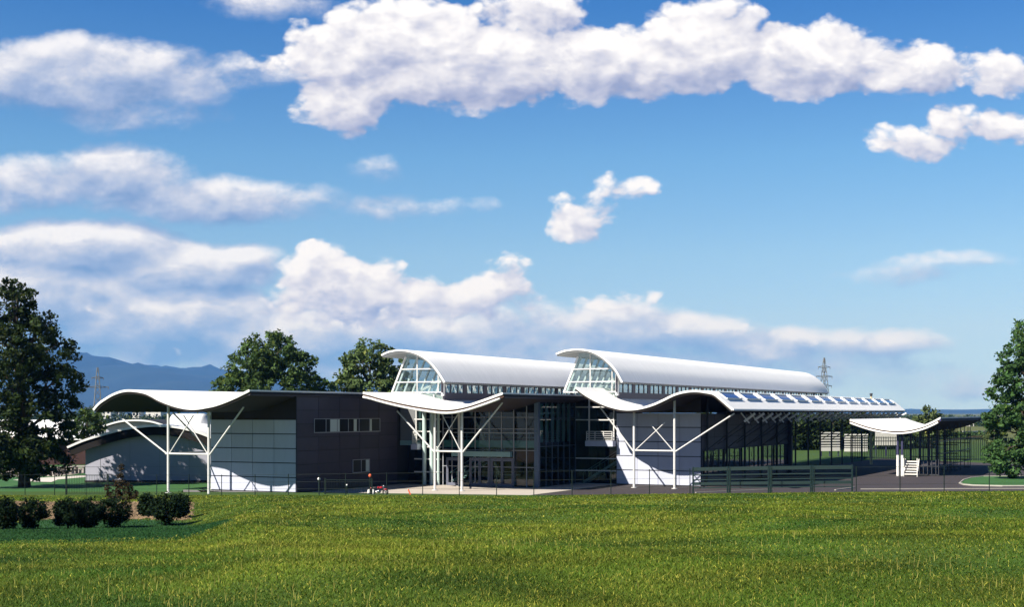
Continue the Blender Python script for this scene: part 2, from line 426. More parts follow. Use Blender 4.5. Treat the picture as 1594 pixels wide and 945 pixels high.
# ------------------------------------------------------------------ roofs
def spline(pts, n=64):
    P = np.array(pts, float); m = len(P)
    P = np.vstack([2 * P[0] - P[1], P, 2 * P[-1] - P[-2]])
    out = []
    for i in range(m - 1):
        p0, p1, p2, p3 = P[i:i + 4]
        for t in np.linspace(0, 1, 9)[:-1]:
            out.append(.5 * (2 * p1 + (p2 - p0) * t + (2 * p0 - 5 * p1 + 4 * p2 - p3) * t * t + (3 * p1 - p0 - 3 * p2 + p3) * t ** 3))
    out.append(P[-2]); out = np.array(out)
    d = np.r_[0, np.cumsum(np.linalg.norm(np.diff(out, axis=0), axis=1))]
    s = np.linspace(0, d[-1], n)
    return np.stack([np.interp(s, d, out[:, 0]), np.interp(s, d, out[:, 1])], -1)
def normals2(P):
    t = np.gradient(P, axis=0); t /= np.linalg.norm(t, axis=1)[:, None]
    return np.stack([-t[:, 1], t[:, 0]], -1)
def corrugated(name, P, y0, y1, pitch, amp, m, parent, off, lift=0.0):
    nrm = normals2(P); ny = int((y1 - y0) / (pitch / 4)) + 1
    ys = np.linspace(y0, y1, ny); ph = np.arange(ny) % 4
    a = np.array([0, .8, 1, .8])[ph] * amp if amp else np.zeros(ny)
    V = np.zeros((ny, len(P), 3))
    V[..., 0] = P[None, :, 0] + nrm[None, :, 0] * (a[:, None] + lift) - off[0]
    V[..., 2] = P[None, :, 1] + nrm[None, :, 1] * (a[:, None] + lift) - off[2]
    V[..., 1] = ys[:, None] - off[1]
    idx = np.arange(ny * len(P)).reshape(ny, len(P))
    F = np.stack([idx[:-1, :-1], idx[:-1, 1:], idx[1:, 1:], idx[1:, :-1]], -1).reshape(-1, 4)
    o = np_mesh(name, V.reshape(-1, 3), F, m, smooth=True); o.parent = parent; return o
def ribbon(name, P, y0, y1, lift0, lift1, m, parent, off):
    """closed strip following the profile P from y0 to y1, between two offsets along the profile normal"""
    nrm = normals2(P); b = MB(); A = P + nrm * lift0; B = P + nrm * lift1
    for i in range(len(P) - 1):
        q = []
        for y in (y0, y1):
            for S in (A, B):
                for j in (i, i + 1): q.append((S[j][0], y, S[j][1]))
        a0, a1, b0, b1, c0, c1, d0, d1 = q
        b.quad(a0, a1, b1, b0); b.quad(c1, c0, d0, d1); b.quad(b0, b1, d1, d0); b.quad(a1, a0, c0, c1)
        if i == 0: b.quad(a0, b0, d0, c0)
        if i == len(P) - 2: b.quad(a1, c1, d1, b1)
    return b.build(name, m, parent, off)
def prof_z(P, x): return float(np.interp(x, P[:, 0], P[:, 1]))

Y1, Y2, Y3 = -18.1, -4.8, 6.5             # front edges of the three wave roofs
W1, W2, W3 = -11.6, 4.4, 12.5             # the walls below them
zpt = lambda z0, sx, y0, pts, Y: [onp(z0 + a / sx, y0 + b / sx, Y) for a, b in pts]
P1 = spline(zpt(130, 4.294, 580, [(62, 248), (100, 205), (150, 170), (200, 142), (260, 122), (320, 118), (400, 130), (450, 150), (500, 178), (570, 207), (640, 228), (700, 238), (760, 238), (820, 228), (880, 215), (950, 190), (1020, 160), (1060, 140), (1105, 118)], Y1), 70)
P2 = spline(zpt(590, 3.635, 530, [(-91, 294), (-40, 306), (0, 318), (100, 343), (200, 363), (300, 378), (370, 385), (430, 381), (500, 366), (560, 347), (620, 326), (660, 311), (697, 298)], Y2), 60)
P3 = spline(zpt(780, 3.635, 530, [(425, 265), (470, 300), (530, 335), (600, 366), (680, 386), (740, 388), (800, 379), (860, 361), (920, 334), (980, 305), (1040, 289), (1100, 284), (1160, 291), (1207, 303), (1262, 347), (1312, 391)], Y3), 70)
RZ = -TH
def root_at(name, label, cat, x, y, group=None):
    X, D = c2w(x, y); return thing(name, label, cat, (X, D, 0), RZ, group), (x, y, 0)

def wave_roof(P, y0, y1, parent, off, amp=.035, pitch=.28):
    r = corrugated('roof', P, y0 + .02, y1, pitch, amp, 'roof_white', parent, off)
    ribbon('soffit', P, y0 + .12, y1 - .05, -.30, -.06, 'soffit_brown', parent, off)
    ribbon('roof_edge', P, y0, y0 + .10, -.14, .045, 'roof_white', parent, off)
    return r
def frame(parent, off, P, xL, xR, y, tie, oL, oR, r=.11, iL=None, iR=None, left=True, right=True):
    cols = []
    for x, o, i, on in ((xL, oL, iL, left), (xR, oR, iR, right)):
        if not on: continue
        zt = prof_z(P, x) - .25
        b = MB(); b.tube((x, y, 0), (x, y, zt), r, r, 14); b.tube((x, y, 0.012), (x, y, .06), .26, .26, 14)
        c = b.build('column', 'steel_white', parent, off)
        s = -1 if x == xL else 1
        for tgt in (o, i):
            if tgt is None: continue
            MB().tube((x + (.08 if tgt[0] > x else -.08), y, tie - (.05 if tgt is o else .02)), (tgt[0], y + .02, tgt[1]), .07 if tgt is o else .045, None, 10).build('brace', 'steel_white', c, off)
        cols.append(c)
    if left and right: MB().tube((xL + r, y, tie), (xR - r, y, tie), .075, None, 10).build('tie_beam', 'steel_white', parent, off)
    return cols
def panels(x0, x1, z0, z1, nx, dz, y, face=-1, gap=.08, th=.05):
    """wall panels in a plane y=const; returns panel mesh"""
    b = MB(); w = (x1 - x0) / nx; nz = max(1, round((z1 - z0) / dz)); h = (z1 - z0) / nz
    for i in range(nx):
        for j in range(nz):
            b.box(x0 + i * w + .018, x0 + (i + 1) * w - .018, min(y, y + face * th), max(y, y + face * th), z0 + j * h + gap / 2, z0 + (j + 1) * h - gap / 2)
    return b
def panels_x(y0, y1, z0, z1, ny, dz, x, holes=(), gap=.05, th=.05):
    b = MB(); w = (y1 - y0) / ny; nz = max(1, round((z1 - z0) / dz)); h = (z1 - z0) / nz
    for i in range(ny):
        for j in range(nz):
            b.box(x, x + th, y0 + i * w + gap / 2, y0 + (i + 1) * w - gap / 2, z0 + j * h + gap / 2, z0 + (j + 1) * h - gap / 2)
    return b
def infill(P, x0, x1, y, z0, drop=.3, n=24):
    """upper part of a wall that follows the roof profile"""
    b = MB(); xs = np.linspace(x0, x1, n)
    for a, c in zip(xs[:-1], xs[1:]):
        za, zc_ = prof_z(P, a) - drop, prof_z(P, c) - drop
        b.quad((a, y, z0), (c, y, z0), (c, y, max(zc_, z0)), (a, y, max(za, z0)))
    return b

# ================================================================== wing 1: the white panelled hall on the left
xr1 = P1[-1, 0]
b1, o1 = root_at('school_hall', 'white panelled hall with dark right flank under the leftmost tall wave roof', 'school building', -18.4, W1)
wave_roof(P1, Y1, 13.0, b1, o1)
# eave strip along the right edge of the roof
MB().box(xr1 + .003, xr1 + .06, Y1, 13.0, P1[-1, 1] - .10, P1[-1, 1] + .03).build('eave_edge', 'roof_white', b1, o1)
MB().box(xr1 - .12, xr1, Y1 + .12, 13.0, P1[-1, 1] - .42, P1[-1, 1] - .12).build('eave_beam', 'panel_dark', b1, o1)
xl1 = onp(329, 700, W1)[0]; xs1 = -14.05
MB().box(xl1, xs1 - .003, W1 + .003, 9.0, 0, 6.55).build('wall_core', 'panel_seam', b1, o1)
panels(xl1, xs1 - .0, .05, 6.05, 4, 1.2, W1, -1).build('front_wall', 'panel_white', b1, o1)
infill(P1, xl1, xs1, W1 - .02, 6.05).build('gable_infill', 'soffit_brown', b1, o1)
dz1 = prof_z(P1, xs1) - .35
infill(P1, xl1, xs1, 9.0, 6.0).build('rear_infill', 'panel_dark', b1, o1)
MB().box(xs1 - .2, xs1, W1 + .003, W2, 6.5, dz1).build('upper_core', 'panel_seam', b1, o1)
panels_x(W1, W2 - .2, .05, dz1, 5, 1.2, xs1 + .003).build('side_wall', 'panel_dark', b1, o1)
# window strip and lower window on the dark flank
def side_window(xw, pxa, pxb, pya, pyb, n, curtains):
    ya, za = onx(pxa, pya, xw); yb, zb = onx(pxb, pyb, xw); z0, z1 = min(za, zb), max(za, zb)
    w = MB(); w.box(xw + .055, xw + .07, ya, yb, z0, z1); g = w.build('window', 'window_dark', b1, o1)
    f = MB(); t = .035
    f.box(xw + .072, xw + .13, ya - t, yb + t, z0 - .07, z0); f.box(xw + .072, xw + .11, ya - t, yb + t, z1, z1 + .05)
    for i in range(n + 1):
        y = ya + (yb - ya) * i / n; f.box(xw + .072, xw + .11, y - t, y + t, z0 + .003, z1 - .003)
    f.build('window_frame', 'frame_grey', g, o1)
    for a, c in curtains:
        q = MB(); yy0, yy1 = ya + (yb - ya) * a, ya + (yb - ya) * c; m = max(4, int((yy1 - yy0) / .06))
        for i in range(m):
            p0, p1 = yy0 + (yy1 - yy0) * i / m, yy0 + (yy1 - yy0) * (i + 1) / m; e0, e1 = (.0, .012)[i % 2], (.0, .012)[(i + 1) % 2]
            q.quad((xw + .073 + e0, p0, z0 + .02), (xw + .073 + e1, p1, z0 + .02), (xw + .073 + e1, p1, z1 - .02), (xw + .073 + e0, p0, z1 - .02))
        q.build('curtain', 'curtain', g, o1)
side_window(xs1, 488, 590, 653, 671, 6, ((.23, .37), (.585, .63), (.83, .87)))
side_window(xs1, 548, 574, 717, 734, 2, ((.78, .98),))
side_window(xs1, 500, 511, 655, 668, 1, ((.6, .9),)) if False else None
# columns and braces in front
xa, xb = onp(262, 700, Y1 + 1.5)[0], onp(325, 700, Y1 + 1.5)[0]
t1 = onp(290, 707, Y1 + 1.5)[1]
frame(b1, o1, P1, xa, xb, Y1 + 1.5, t1, onp(176, 641, Y1 + 1.5), onp(379, 634, Y1 + 1.5), iL=(xa + 2.6, 6.4), iR=(xb - 2.6, 6.4))
frame(b1, o1, P1, xa - .3, xb - 3.0, Y1 + 7.4, t1, (xa - 4.6, 6.6), None, right=False, iL=(xa + 2.2, 6.4))
frame(b1, o1, P1, xa - .3, xb - 3.0, Y1 + 13.3, t1, (xa - 4.6, 6.6), None, right=False, iL=(xa + 2.2, 6.4))
MB().bar((xa - .3, Y1 + 1.5, t1), (xa - .3, Y1 + 13.3, t1), .09, .12).build('long_rail', 'steel_white', b1, o1)

# ================================================================== barrel roofs
def barrel(parent, off, outline, yr, yg, y1, base_px, base_py, right_px, clz0, gl_left_top):
    """outline: measured roof edge in plane yr; yg: gable glass plane; y1: far end"""
    P = spline(outline, 48)
    corrugated('barrel_roof', P, yr + .02, y1, .40, .045, 'roof_white', parent, off)
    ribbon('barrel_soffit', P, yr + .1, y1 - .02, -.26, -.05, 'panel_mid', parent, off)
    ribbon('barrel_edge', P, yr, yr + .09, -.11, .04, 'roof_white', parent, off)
    xL = onp(base_px, base_py, yg)[0]; xR = onp(right_px, 600, yg)[0]
    zb = clz0
    xT, zT = onp(*gl_left_top, yg)
    top = [(x, z - .3) for x, z in P if xT <= x <= xR]
    # gable glass
    pts = [(xL, yg, zb), (xR, yg, zb)] + [(x, yg, z) for x, z in reversed(top)] + [(xT, yg, zT)]
    MB().poly(pts).build('gable_glass', 'glass_gable', parent, off)
    f = MB()
    zr = lambda x: float(np.interp(x, P[:, 0], P[:, 1])) - .28
    sl = lambda z: xL + (xT - xL) * (z - zb) / (zT - zb)
    for z in (zb + .05, zb + (zT - zb) * .30, zb + (zT - zb) * .66):
        xe = xR
        for x, zz in top:
            if zz > z: xe = min(xR, max(x, sl(z)))
        xe = max([x for x, zz in top if zz > z] + [sl(z)])
        f.bar((sl(z), yg - .04, z), (min(xe, xR), yg - .04, z), .10, .10)
    xm = xL + (xR - xL) * .50
    f.bar((xm, yg - .04, zb), (xm, yg - .04, zr(xm)), .09, .09)
    f.bar((xR - .5, yg - .04, zb), (xR - .5, yg - .04, zr(xR - .5)), .08, .08)
    f.bar((xR, yg - .04, zb - .3), (xR, yg - .04, zr(xR)), .26, .26)
    f.bar((xL, yg - .04, zb), (xT, yg - .04, zT), .16, .16)
    f.bar((xm, yg + .3, zb + .1), (xR - .2, yg + .3, zb + 1.3), .16, .2)
    f.build('gable_frame', 'steel_white', parent, off)
    # sloping left glass wall with fins along the whole length
    Lq = MB(); Lq.quad((xL - .02, yg, zb), (xL - .02, y1 - 1, zb), (xT - .02, y1 - 1, zT), (xT - .02, yg, zT)); Lq.build('side_glass', 'glass_gable', parent, off)
    fn = MB(); n = int((y1 - yg) / 1.5)
    for i in range(n):
        y = yg + .6 + i * 1.5
        fn.bar((xL, y, zb), (xT, y, zT), .14, .16)
    for q in (.3, .66): fn.bar((sl(zb + (zT - zb) * q), yg, zb + (zT - zb) * q), (sl(zb + (zT - zb) * q), y1 - 1, zb + (zT - zb) * q), .07, .07)
    fn.build('side_fins', 'steel_white', parent, off)
    # clerestory on the right
    zc1 = zr(xR) + .02
    cg = MB(); cg.quad((xR, yg, zb), (xR, y1 - .6, zb), (xR, y1 - .6, zc1), (xR, yg, zc1)); cg.build('clerestory_glass', 'glass_sky', parent, off)
    cf = MB(); n = int((y1 - yg) / 1.35)
    for i in range(n + 1):
        y = yg + (y1 - .6 - yg) * i / n; w = .75 if i % 3 == 0 else .16
        cf.box(xR - .02, xR + .05, y - w / 2, y + w / 2, zb + .003, zc1 - .003)
    cf.box(xR - .05, xR + .08, yg, y1 - .6, zb - .75, zb); cf.build('clerestory_frame', 'panel_dark', parent, off)
    # far gable, closed
    pf = [(xL, y1 - .6, zb), (xR, y1 - .6, zb)] + [(x, y1 - .6, z) for x, z in reversed(top)] + [(xT, y1 - .6, zT)]
    MB().poly(pf).build('rear_gable', 'panel_mid', parent, off)
    # light ribs under the roof
    for i in range(int((y1 - yg) / 6)):
        rb = MB(); y = yg + 1.5 + i * 6
        rb.path([(x, y, z - .34) for x, z in P[::3] if xT - .1 <= x <= xR], .07, 6)
        rb.build('roof_rib', 'steel_white', parent, off)
    return xL, xR, P

BAR_A = [(12, 82), (35, 70), (62, 61), (110, 54), (160, 58), (200, 68), (240, 86), (280, 114), (310, 146), (340, 186), (371, 236)]
BAR_B = [(310, 75), (345, 62), (375, 55), (430, 50), (500, 58), (560, 85), (610, 125), (650, 170), (686, 236)]

# ================================================================== wing 2: the glazed entrance hall in the middle
b2, o2 = root_at('entrance_hall', 'glazed entrance hall with double doors under the middle wave roof and barrel roof', 'school building', -4.5, W2)
xr2 = P2[-1, 0]
wave_roof(P2, Y2, 30.0, b2, o2)
ribbon('edge_gap', P2, Y2 + .11, Y2 + .18, -.34, -.145, 'gap_brown', b2, o2)
MB().path([(x, Y2 + .02, z - .40) for x, z in P2[::2]], .10, 10).build('edge_tube', 'roof_white', b2, o2, smooth=True)
MB().box(xr2 + .003, xr2 + .06, Y2, 30.0, P2[-1, 1] - .09, P2[-1, 1] + .03).build('eave_edge', 'roof_white', b2, o2)
MB().box(xr2 - .12, xr2, Y2 + .4, 30.0, P2[-1, 1] - .42, P2[-1, 1] - .12).build('eave_beam', 'panel_dark', b2, o2)
xgL, xgR, PA = barrel(b2, o2, zpt(590, 3.635, 530, BAR_A, W2 - 1.2), W2 - 1.2, W2, 46.0, 610.5, 609, 690, 8.45, (632, 556))
xf0, xf1 = -9.3, .32
ztop = 6.7
# upper fill between glass head and roof
infill(P2, xf0, xf1, W2 + .03, ztop).build('upper_glass', 'glass_clear', b2, o2)
MB().quad((xf0, W2, .02), (xf1, W2, .02), (xf1, W2, ztop), (xf0, W2, ztop)).build('front_glass', 'glass_clear', b2, o2)
MB().quad((xf1, W2, .02), (xf1, W3, .02), (xf1, W3, 7.9), (xf1, W2, 7.9)).build('side_glass_wall', 'glass_clear', b2, o2)
gf = MB()
for px in (690, 704, 718, 740, 762, 781, 800, 820):
    x = onp(px, 700, W2)[0]; gf.box(x - .04, x + .04, W2 - .06, W2 - .003, .02, prof_z(P2, x) - .32)
for py in (650, 668, 674, 701, 727):
    z = onp(760, py, W2)[1]; gf.box(xf0, xf1, W2 - .05, W2 - .006, z - .03, z + .03)
gf.build('glazing_frame', 'frame_grey', b2, o2)
sf = MB()
for i in range(7):
    y = W2 + .4 + (W3 - W2 - .4) * i / 6; sf.box(xf1 + .003, xf1 + .05, y - .03, y + .03, .02, 7.9)
for z in (3.6, 6.1): sf.box(xf1 + .006, xf1 + .045, W2 + .2, W3, z - .025, z + .025)
sf.build('side_glazing_frame', 'frame_blue', b2, o2)
MB().box(xf1 - .32, xf1 + .06, W2 - .05, W2 + .28, .0, 7.7).build('corner_post', 'frame_blue', b2, o2)
# spandrel bands
z_a, z_b = onp(760, 697, W2)[1], onp(760, 686, W2)[1]
MB().box(xf0 + .02, xf1 - .33, W2 + .004, W2 + .5, z_a, z_b).build('spandrel', 'teal_panel', b2, o2)
z_c, z_d = onp(760, 711, W2)[1], onp(760, 703, W2)[1]
MB().box(xf0 + 1.2, onp(798, 700, W2)[0], W2 - .5, W2 - .065, z_c, z_d).build('door_canopy', 'teal_panel', b2, o2)
# doors: two double, one single
for pa, pb, nl in ((697, 715, 1), (733, 762, 2), (766, 799, 2)):
    xA, xB = onp(pa, 700, W2)[0], onp(pb, 700, W2)[0]; zt = 2.42; d = MB()
    w = (xB - xA) / nl
    d.box(xA - .09, xB + .09, W2 - .13, W2 - .07, zt, zt + .13)
    for s in (xA - .09, xB + .003): d.box(s, s + .087, W2 - .13, W2 - .07, .02, zt - .003)
    door = d.build('door', 'door_frame', b2, o2)
    for i in range(nl):
        q = MB(); a, c = xA + i * w + .02, xA + (i + 1) * w - .02
        q.box(a, a + .1, W2 - .12, W2 - .075, .03, zt - .02); q.box(c - .1, c, W2 - .12, W2 - .075, .03, zt - .02)
        q.box(a + .103, c - .103, W2 - .12, W2 - .075, .03, .28); q.box(a + .103, c - .103, W2 - .12, W2 - .075, zt - .14, zt - .02)
        q.build('door_leaf', 'door_frame', door, o2)
        h = MB(); hx = c - .05 if i == 0 else a + .05; h.tube((hx, W2 - .17, .95), (hx, W2 - .17, 1.25), .018, None, 8); h.tube((hx, W2 - .17, 1.1), (hx, W2 - .12, 1.1), .014, None, 6)
        h.build('door_handle', 'chrome', door, o2)
# interior
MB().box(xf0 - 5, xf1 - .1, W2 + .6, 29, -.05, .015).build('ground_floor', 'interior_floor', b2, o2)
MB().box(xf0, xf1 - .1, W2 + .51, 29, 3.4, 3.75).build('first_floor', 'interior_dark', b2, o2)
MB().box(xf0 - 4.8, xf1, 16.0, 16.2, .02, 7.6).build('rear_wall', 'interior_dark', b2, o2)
for px in (715, 762):
    inn = MB(); x = onp(px, 700, W2 + 1.0)[0]; inn.tube((x, W2 + 1.0, .015), (x, W2 + 1.0, 3.39), .11, None, 12); inn.tube((x, W2 + 1.0, 3.76), (x, W2 + 1.0, prof_z(P2, x) - .33), .11, None, 12)
    inn.build('inner_column', 'steel_white', b2, o2)
def stair(parent, off, x0, y0, z0, dx, n, w, rise=.17, going=.28):
    s = MB(); m = MB()
    for i in range(n):
        s.box(min(x0 + dx * going * i, x0 + dx * going * (i + 1)), max(x0 + dx * going * i, x0 + dx * going * (i + 1)), y0, y0 + w, z0 + rise * i + rise - .06, z0 + rise * i + rise)
    st_ = s.build('stair', 'concrete', parent, off)
    xe = x0 + dx * going * n; ze = z0 + rise * n
    for yy in (y0, y0 + w):
        m.bar((x0, yy, z0 + .08), (xe, yy, ze + .02), .06, .22); m.tube((x0, yy, z0 + 1.0), (xe, yy, ze + 1.0), .03, None, 6)
        for i in range(0, n + 1, 3):
            m.tube((x0 + dx * going * i, yy, z0 + rise * i), (x0 + dx * going * i, yy, z0 + rise * i + 1.0), .022, None, 6)
    m.build('stair_rail', 'steel_white', st_, off)
stair(b2, o2, onp(703, 750, W2 + 2.5)[0], W2 + 2.2, .015, 1, 18, 1.3)
# reception desk and bench seen through the glass
xk = onp(800, 745, W2 + 2)[0]
dk = MB(); dk.box(xk - 1.3, xk + .5, W2 + 1.8, W2 + 2.3, .95, 1.02); dk.box(xk - .1, xk + .1, W2 + 1.95, W2 + 2.15, .02, .95); dk.build('counter', 'steel_white', b2, o2)
bl = MB()
for x in np.arange(xf0 + .3, xf1 - .6, .9): bl.tube((x, W2 + .8, 3.76), (x, W2 + .8, 4.75), .03, None, 6)
for z in (4.1, 4.4, 4.75): bl.bar((xf0 + .2, W2 + .8, z), (xf1 - .5, W2 + .8, z), .05, .05)
bl.build('balustrade', 'steel_white', b2, o2)
bd_ = MB()
for i in range(6):
    y = W2 + 1.0 + i * 1.2; bd_.box(xf1 - .30, xf1 - .27, y, y + .62, 3.95, 7.4)
bd_.build('blind', 'teal_panel', b2, o2)
# pale round columns lit behind the corner glass at the left of the entrance
for px in (660.5, 672, 682.5):
    x, z = onp(px, 757, W2 - .2); b = MB()
    b.tube((x, W2 - .2, .015), (x, W2 - .2, 7.0), .19 if px < 680 else .13, None, 14); b.build('pale_column', 'teal_column', b2, o2, smooth=False)
def street(parent, off, xL, xR, y, pys, pxm, posts, bal):
    """glazed front of the passage between two wings"""
    s = MB(); zs = [onp(pxm, py, y)[1] for py in pys]
    for z in zs: s.bar((xL, y - .06, z), (xR, y - .06, z), .09, .10)
    for px in posts:
        x = onp(px, 700, y)[0]; s.bar((x, y - .06, bal[2] - .02), (x, y - .06, 8.3), .11, .11)
    s.build('passage_frame', 'steel_white', parent, off)
    MB().quad((xL, y + .06, .02), (xR, y + .06, .02), (xR, y + .06, 8.4), (xL, y + .06, 8.4)).build('passage_glass', 'glass_clear', parent, off)
    a, c, z0, z1 = bal; r = MB()
    for z in np.linspace(z0 + .22, z1, 5): r.bar((a, y - .75, z), (c, y - .75, z), .05, .06)
    for x in np.linspace(a, c, 4): r.bar((x, y - .75, z0 + .2), (x, y - .75, z1), .06, .06)
    for x in (a, c):
        for z in np.linspace(z0 + .22, z1, 4): r.bar((x, y - .75, z), (x, y - .1, z), .05, .05)
    sl_ = MB(); sl_.box(a - .1, c + .1, y - .85, y - .02, z0 - .35, z0 + .15)
    q = sl_.build('balcony', 'panel_white', parent, off); r.build('balcony_rail', 'steel_white', q, off)
MB().box(xs1 + .2, onp(655, 700, W2)[0], W2 + .1, W2 + .3, 4.05, 8.3).build('recess_wall', 'panel_mid', b2, o2)
MB().box(xs1 + .2, onp(655, 700, W2)[0], W2 + .04, W2 + .34, 3.6, 4.04).build('recess_band', 'teal_panel', b2, o2)
MB().box(xs1 + .2, onp(655, 700, W2)[0], W2 + 1.6, W2 + 1.8, .02, 3.9).build('recess_back', 'interior_dark', b2, o2)
bx = onp(648.5, 690, W2)[0]
street(b2, o2, bx - .2, onp(687, 700, W2)[0], W2, (634, 653, 672, 696, 715, 735), 665, (648.5, 676), (bx, bx + .45, onp(650, 694, W2)[1], onp(650, 672, W2)[1]))
# columns and braces
xa, xb = onp(677, 700, Y2 + 1.5)[0], onp(719, 700, Y2 + 1.5)[0]; t2 = onp(700, 703, Y2 + 1.5)[1]
frame(b2, o2, P2, xa, xb, Y2 + 1.5, t2, onp(618, 640, Y2 + 1.5), onp(782, 627, Y2 + 1.5), iL=(xa + 2.3, 6.6), iR=(xb - 2.0, 6.6))
xa2 = onp(714.5, 700, W2 - 1.2)[0]
frame(b2, o2, P2, xa2 - 2.6, xa2, W2 - 1.2, t2, None, None, left=False)
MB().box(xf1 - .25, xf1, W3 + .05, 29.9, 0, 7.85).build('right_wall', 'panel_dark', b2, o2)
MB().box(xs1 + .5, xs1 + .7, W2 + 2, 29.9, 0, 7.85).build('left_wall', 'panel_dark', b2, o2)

# ================================================================== wing 3: sports hall with the long canopy
b3, o3 = root_at('sports_hall', 'white walled sports hall with the right hand barrel roof and long curved canopy', 'school building', 8.5, W3)
YE = 83.5
wave_roof(P3, Y3, YE, b3, o3)
xR3 = P3[-1, 0]; zR3 = P3[-1, 1]
MB().box(xR3 + .003, xR3 + .07, Y3, YE, zR3 - .10, zR3 + .04).build('eave_edge', 'roof_white', b3, o3)
# skylights along the curved flank
N3 = normals2(P3)
sel = [i for i in range(len(P3)) if onp(1107, 640, Y3)[0] <= P3[i, 0] <= onp(1124, 640, Y3)[0]]
for kx in range(13):
    ya = Y3 + 1.4 + kx * 5.75
    yb = ya + 4.3; s = MB(); fr_ = MB()
    for i in sel[:-1]:
        A = P3[i] + N3[i] * .06; B = P3[i + 1] + N3[i + 1] * .06
        s.quad((A[0], ya, A[1]), (B[0], ya, B[1]), (B[0], yb, B[1]), (A[0], yb, A[1]))
    k_ = s.build('skylight', 'skylight_blue', b3, o3)
    for y in (ya, yb): fr_.path([(P3[i][0] + N3[i][0] * .06, y, P3[i][1] + N3[i][1] * .06) for i in sel], .045, 6)
    for i in (sel[0], sel[-1]): fr_.bar((P3[i][0] + N3[i][0] * .09, ya, P3[i][1] + N3[i][1] * .09), (P3[i][0] + N3[i][0] * .09, yb, P3[i][1] + N3[i][1] * .09), .12, .12)
    fr_.build('skylight_frame', 'roof_white', k_, o3)
xw0, xw1 = onp(960, 700, W3)[0], onp(1091, 700, W3)[0]
YB = 42.0
MB().box(xw0 + .01, xw1 - .01, W3 + .003, YB, 0, 6.5).build('wall_core', 'panel_seam', b3, o3)
panels(xw0, xw1, .05, 6.6, 4, 1.2, W3, -1).build('front_wall', 'panel_white', b3, o3)
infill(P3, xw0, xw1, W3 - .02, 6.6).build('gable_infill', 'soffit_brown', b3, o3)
infill(P3, xw0, xw1, YB - .01, 6.3).build('rear_infill', 'panel_dark', b3, o3)
panels_x(W3 + .1, YB, 3.3, 6.5, 8, 1.0, xw1).build('side_wall', 'panel_dark', b3, o3)
sg = MB(); sg.quad((xw1 + .02, W3 + .1, 1.0), (xw1 + .02, YB, 1.0), (xw1 + .02, YB, 3.25), (xw1 + .02, W3 + .1, 3.25)); sg.build('side_window', 'glass_sky', b3, o3)
sm = MB()
for i in range(19):
    y = W3 + .2 + (YB - W3 - .3) * i / 18; sm.box(xw1 + .024, xw1 + .08, y - .05, y + .05, 1.0, 3.25)
sm.box(xw1 + .024, xw1 + .07, W3 + .15, YB - .15, 3.2, 3.26); sm.box(xw1 + .024, xw1 + .07, W3 + .15, YB - .15, .99, 1.05); sm.build('side_window_frame', 'panel_dark', b3, o3)
panels_x(W3 + .1, YB, .05, .95, 8, .9, xw1).build('side_plinth', 'panel_dark', b3, o3)
MB().box(xw1 + .09, xw1 + .45, YB - .4, YB + .1, 0, 6.5).build('corner_pier', 'panel_dark', b3, o3)
barrel(b3, o3, zpt(780, 3.635, 530, BAR_B, W3 - 1.2), W3 - 1.2, W3, 90.0, 878, 609.5, 961, 8.5, (900, 556))
xs0 = .42
street(b3, o3, xs0, xw0 - .05, W3, (634, 654, 714, 733, 754), 930, (917.5, 956), (onp(918, 690, W3)[0], xw0 - .15, onp(940, 689, W3)[1], onp(940, 672, W3)[1]))
MB().box(xs0, xw0, W3 + 5.0, W3 + 5.2, .02, 8.3).build('passage_rear', 'interior_dark', b3, o3)
MB().box(xs0, xw0, W3 + .1, W3 + 5.0, -.03, .016).build('passage_floor', 'interior_floor', b3, o3)
stair(b3, o3, xs0 + .4, W3 + .8, .016, 1, 13, 1.2)
xa, xb = onp(987, 700, Y3 + 1.5)[0], onp(1050, 700, Y3 + 1.5)[0]; t3 = onp(1020, 702, Y3 + 1.5)[1]
oRx = xR3 - .35
frame(b3, o3, P3, xa, xb, Y3 + 1.5, t3, onp(934, 634, Y3 + 1.5), (oRx, 6.55), iL=(xb - .9, onp(1024, 658, Y3 + 1.5)[1]), iR=(xa + 1.6, onp(1006, 662, Y3 + 1.5)[1]))
for kf in range(1, 14):
    y = Y3 + 1.5 + 5.75 * kf
    xc = xw1 + .2 if y < YB else xb
    zt = prof_z(P3, xc) - .3
    c = MB().tube((xc, y, 0), (xc, y, zt), .10, None, 10).build('column', 'lattice_steel', b3, o3)
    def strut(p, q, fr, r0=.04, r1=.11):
        """brace with shade coloured into its thin shaft and sunlight into its thick white tip"""
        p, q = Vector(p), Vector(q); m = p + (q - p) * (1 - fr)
        rod = MB().tube(p, m, r0, None, 8).build('brace', 'lattice_steel', c, o3); MB().tube(m, q, r1, None, 8).build('brace_lit_tip', 'roof_white', c, o3)  # dark shaft and white upper end paint in the shade and sunlight
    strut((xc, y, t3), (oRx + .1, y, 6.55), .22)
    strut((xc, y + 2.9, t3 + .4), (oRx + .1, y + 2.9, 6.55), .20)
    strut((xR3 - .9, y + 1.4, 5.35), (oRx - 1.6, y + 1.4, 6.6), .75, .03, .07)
    strut((xR3 - .9, y + 4.3, 5.35), (oRx - 1.6, y + 4.3, 6.6), .75, .03, .07)

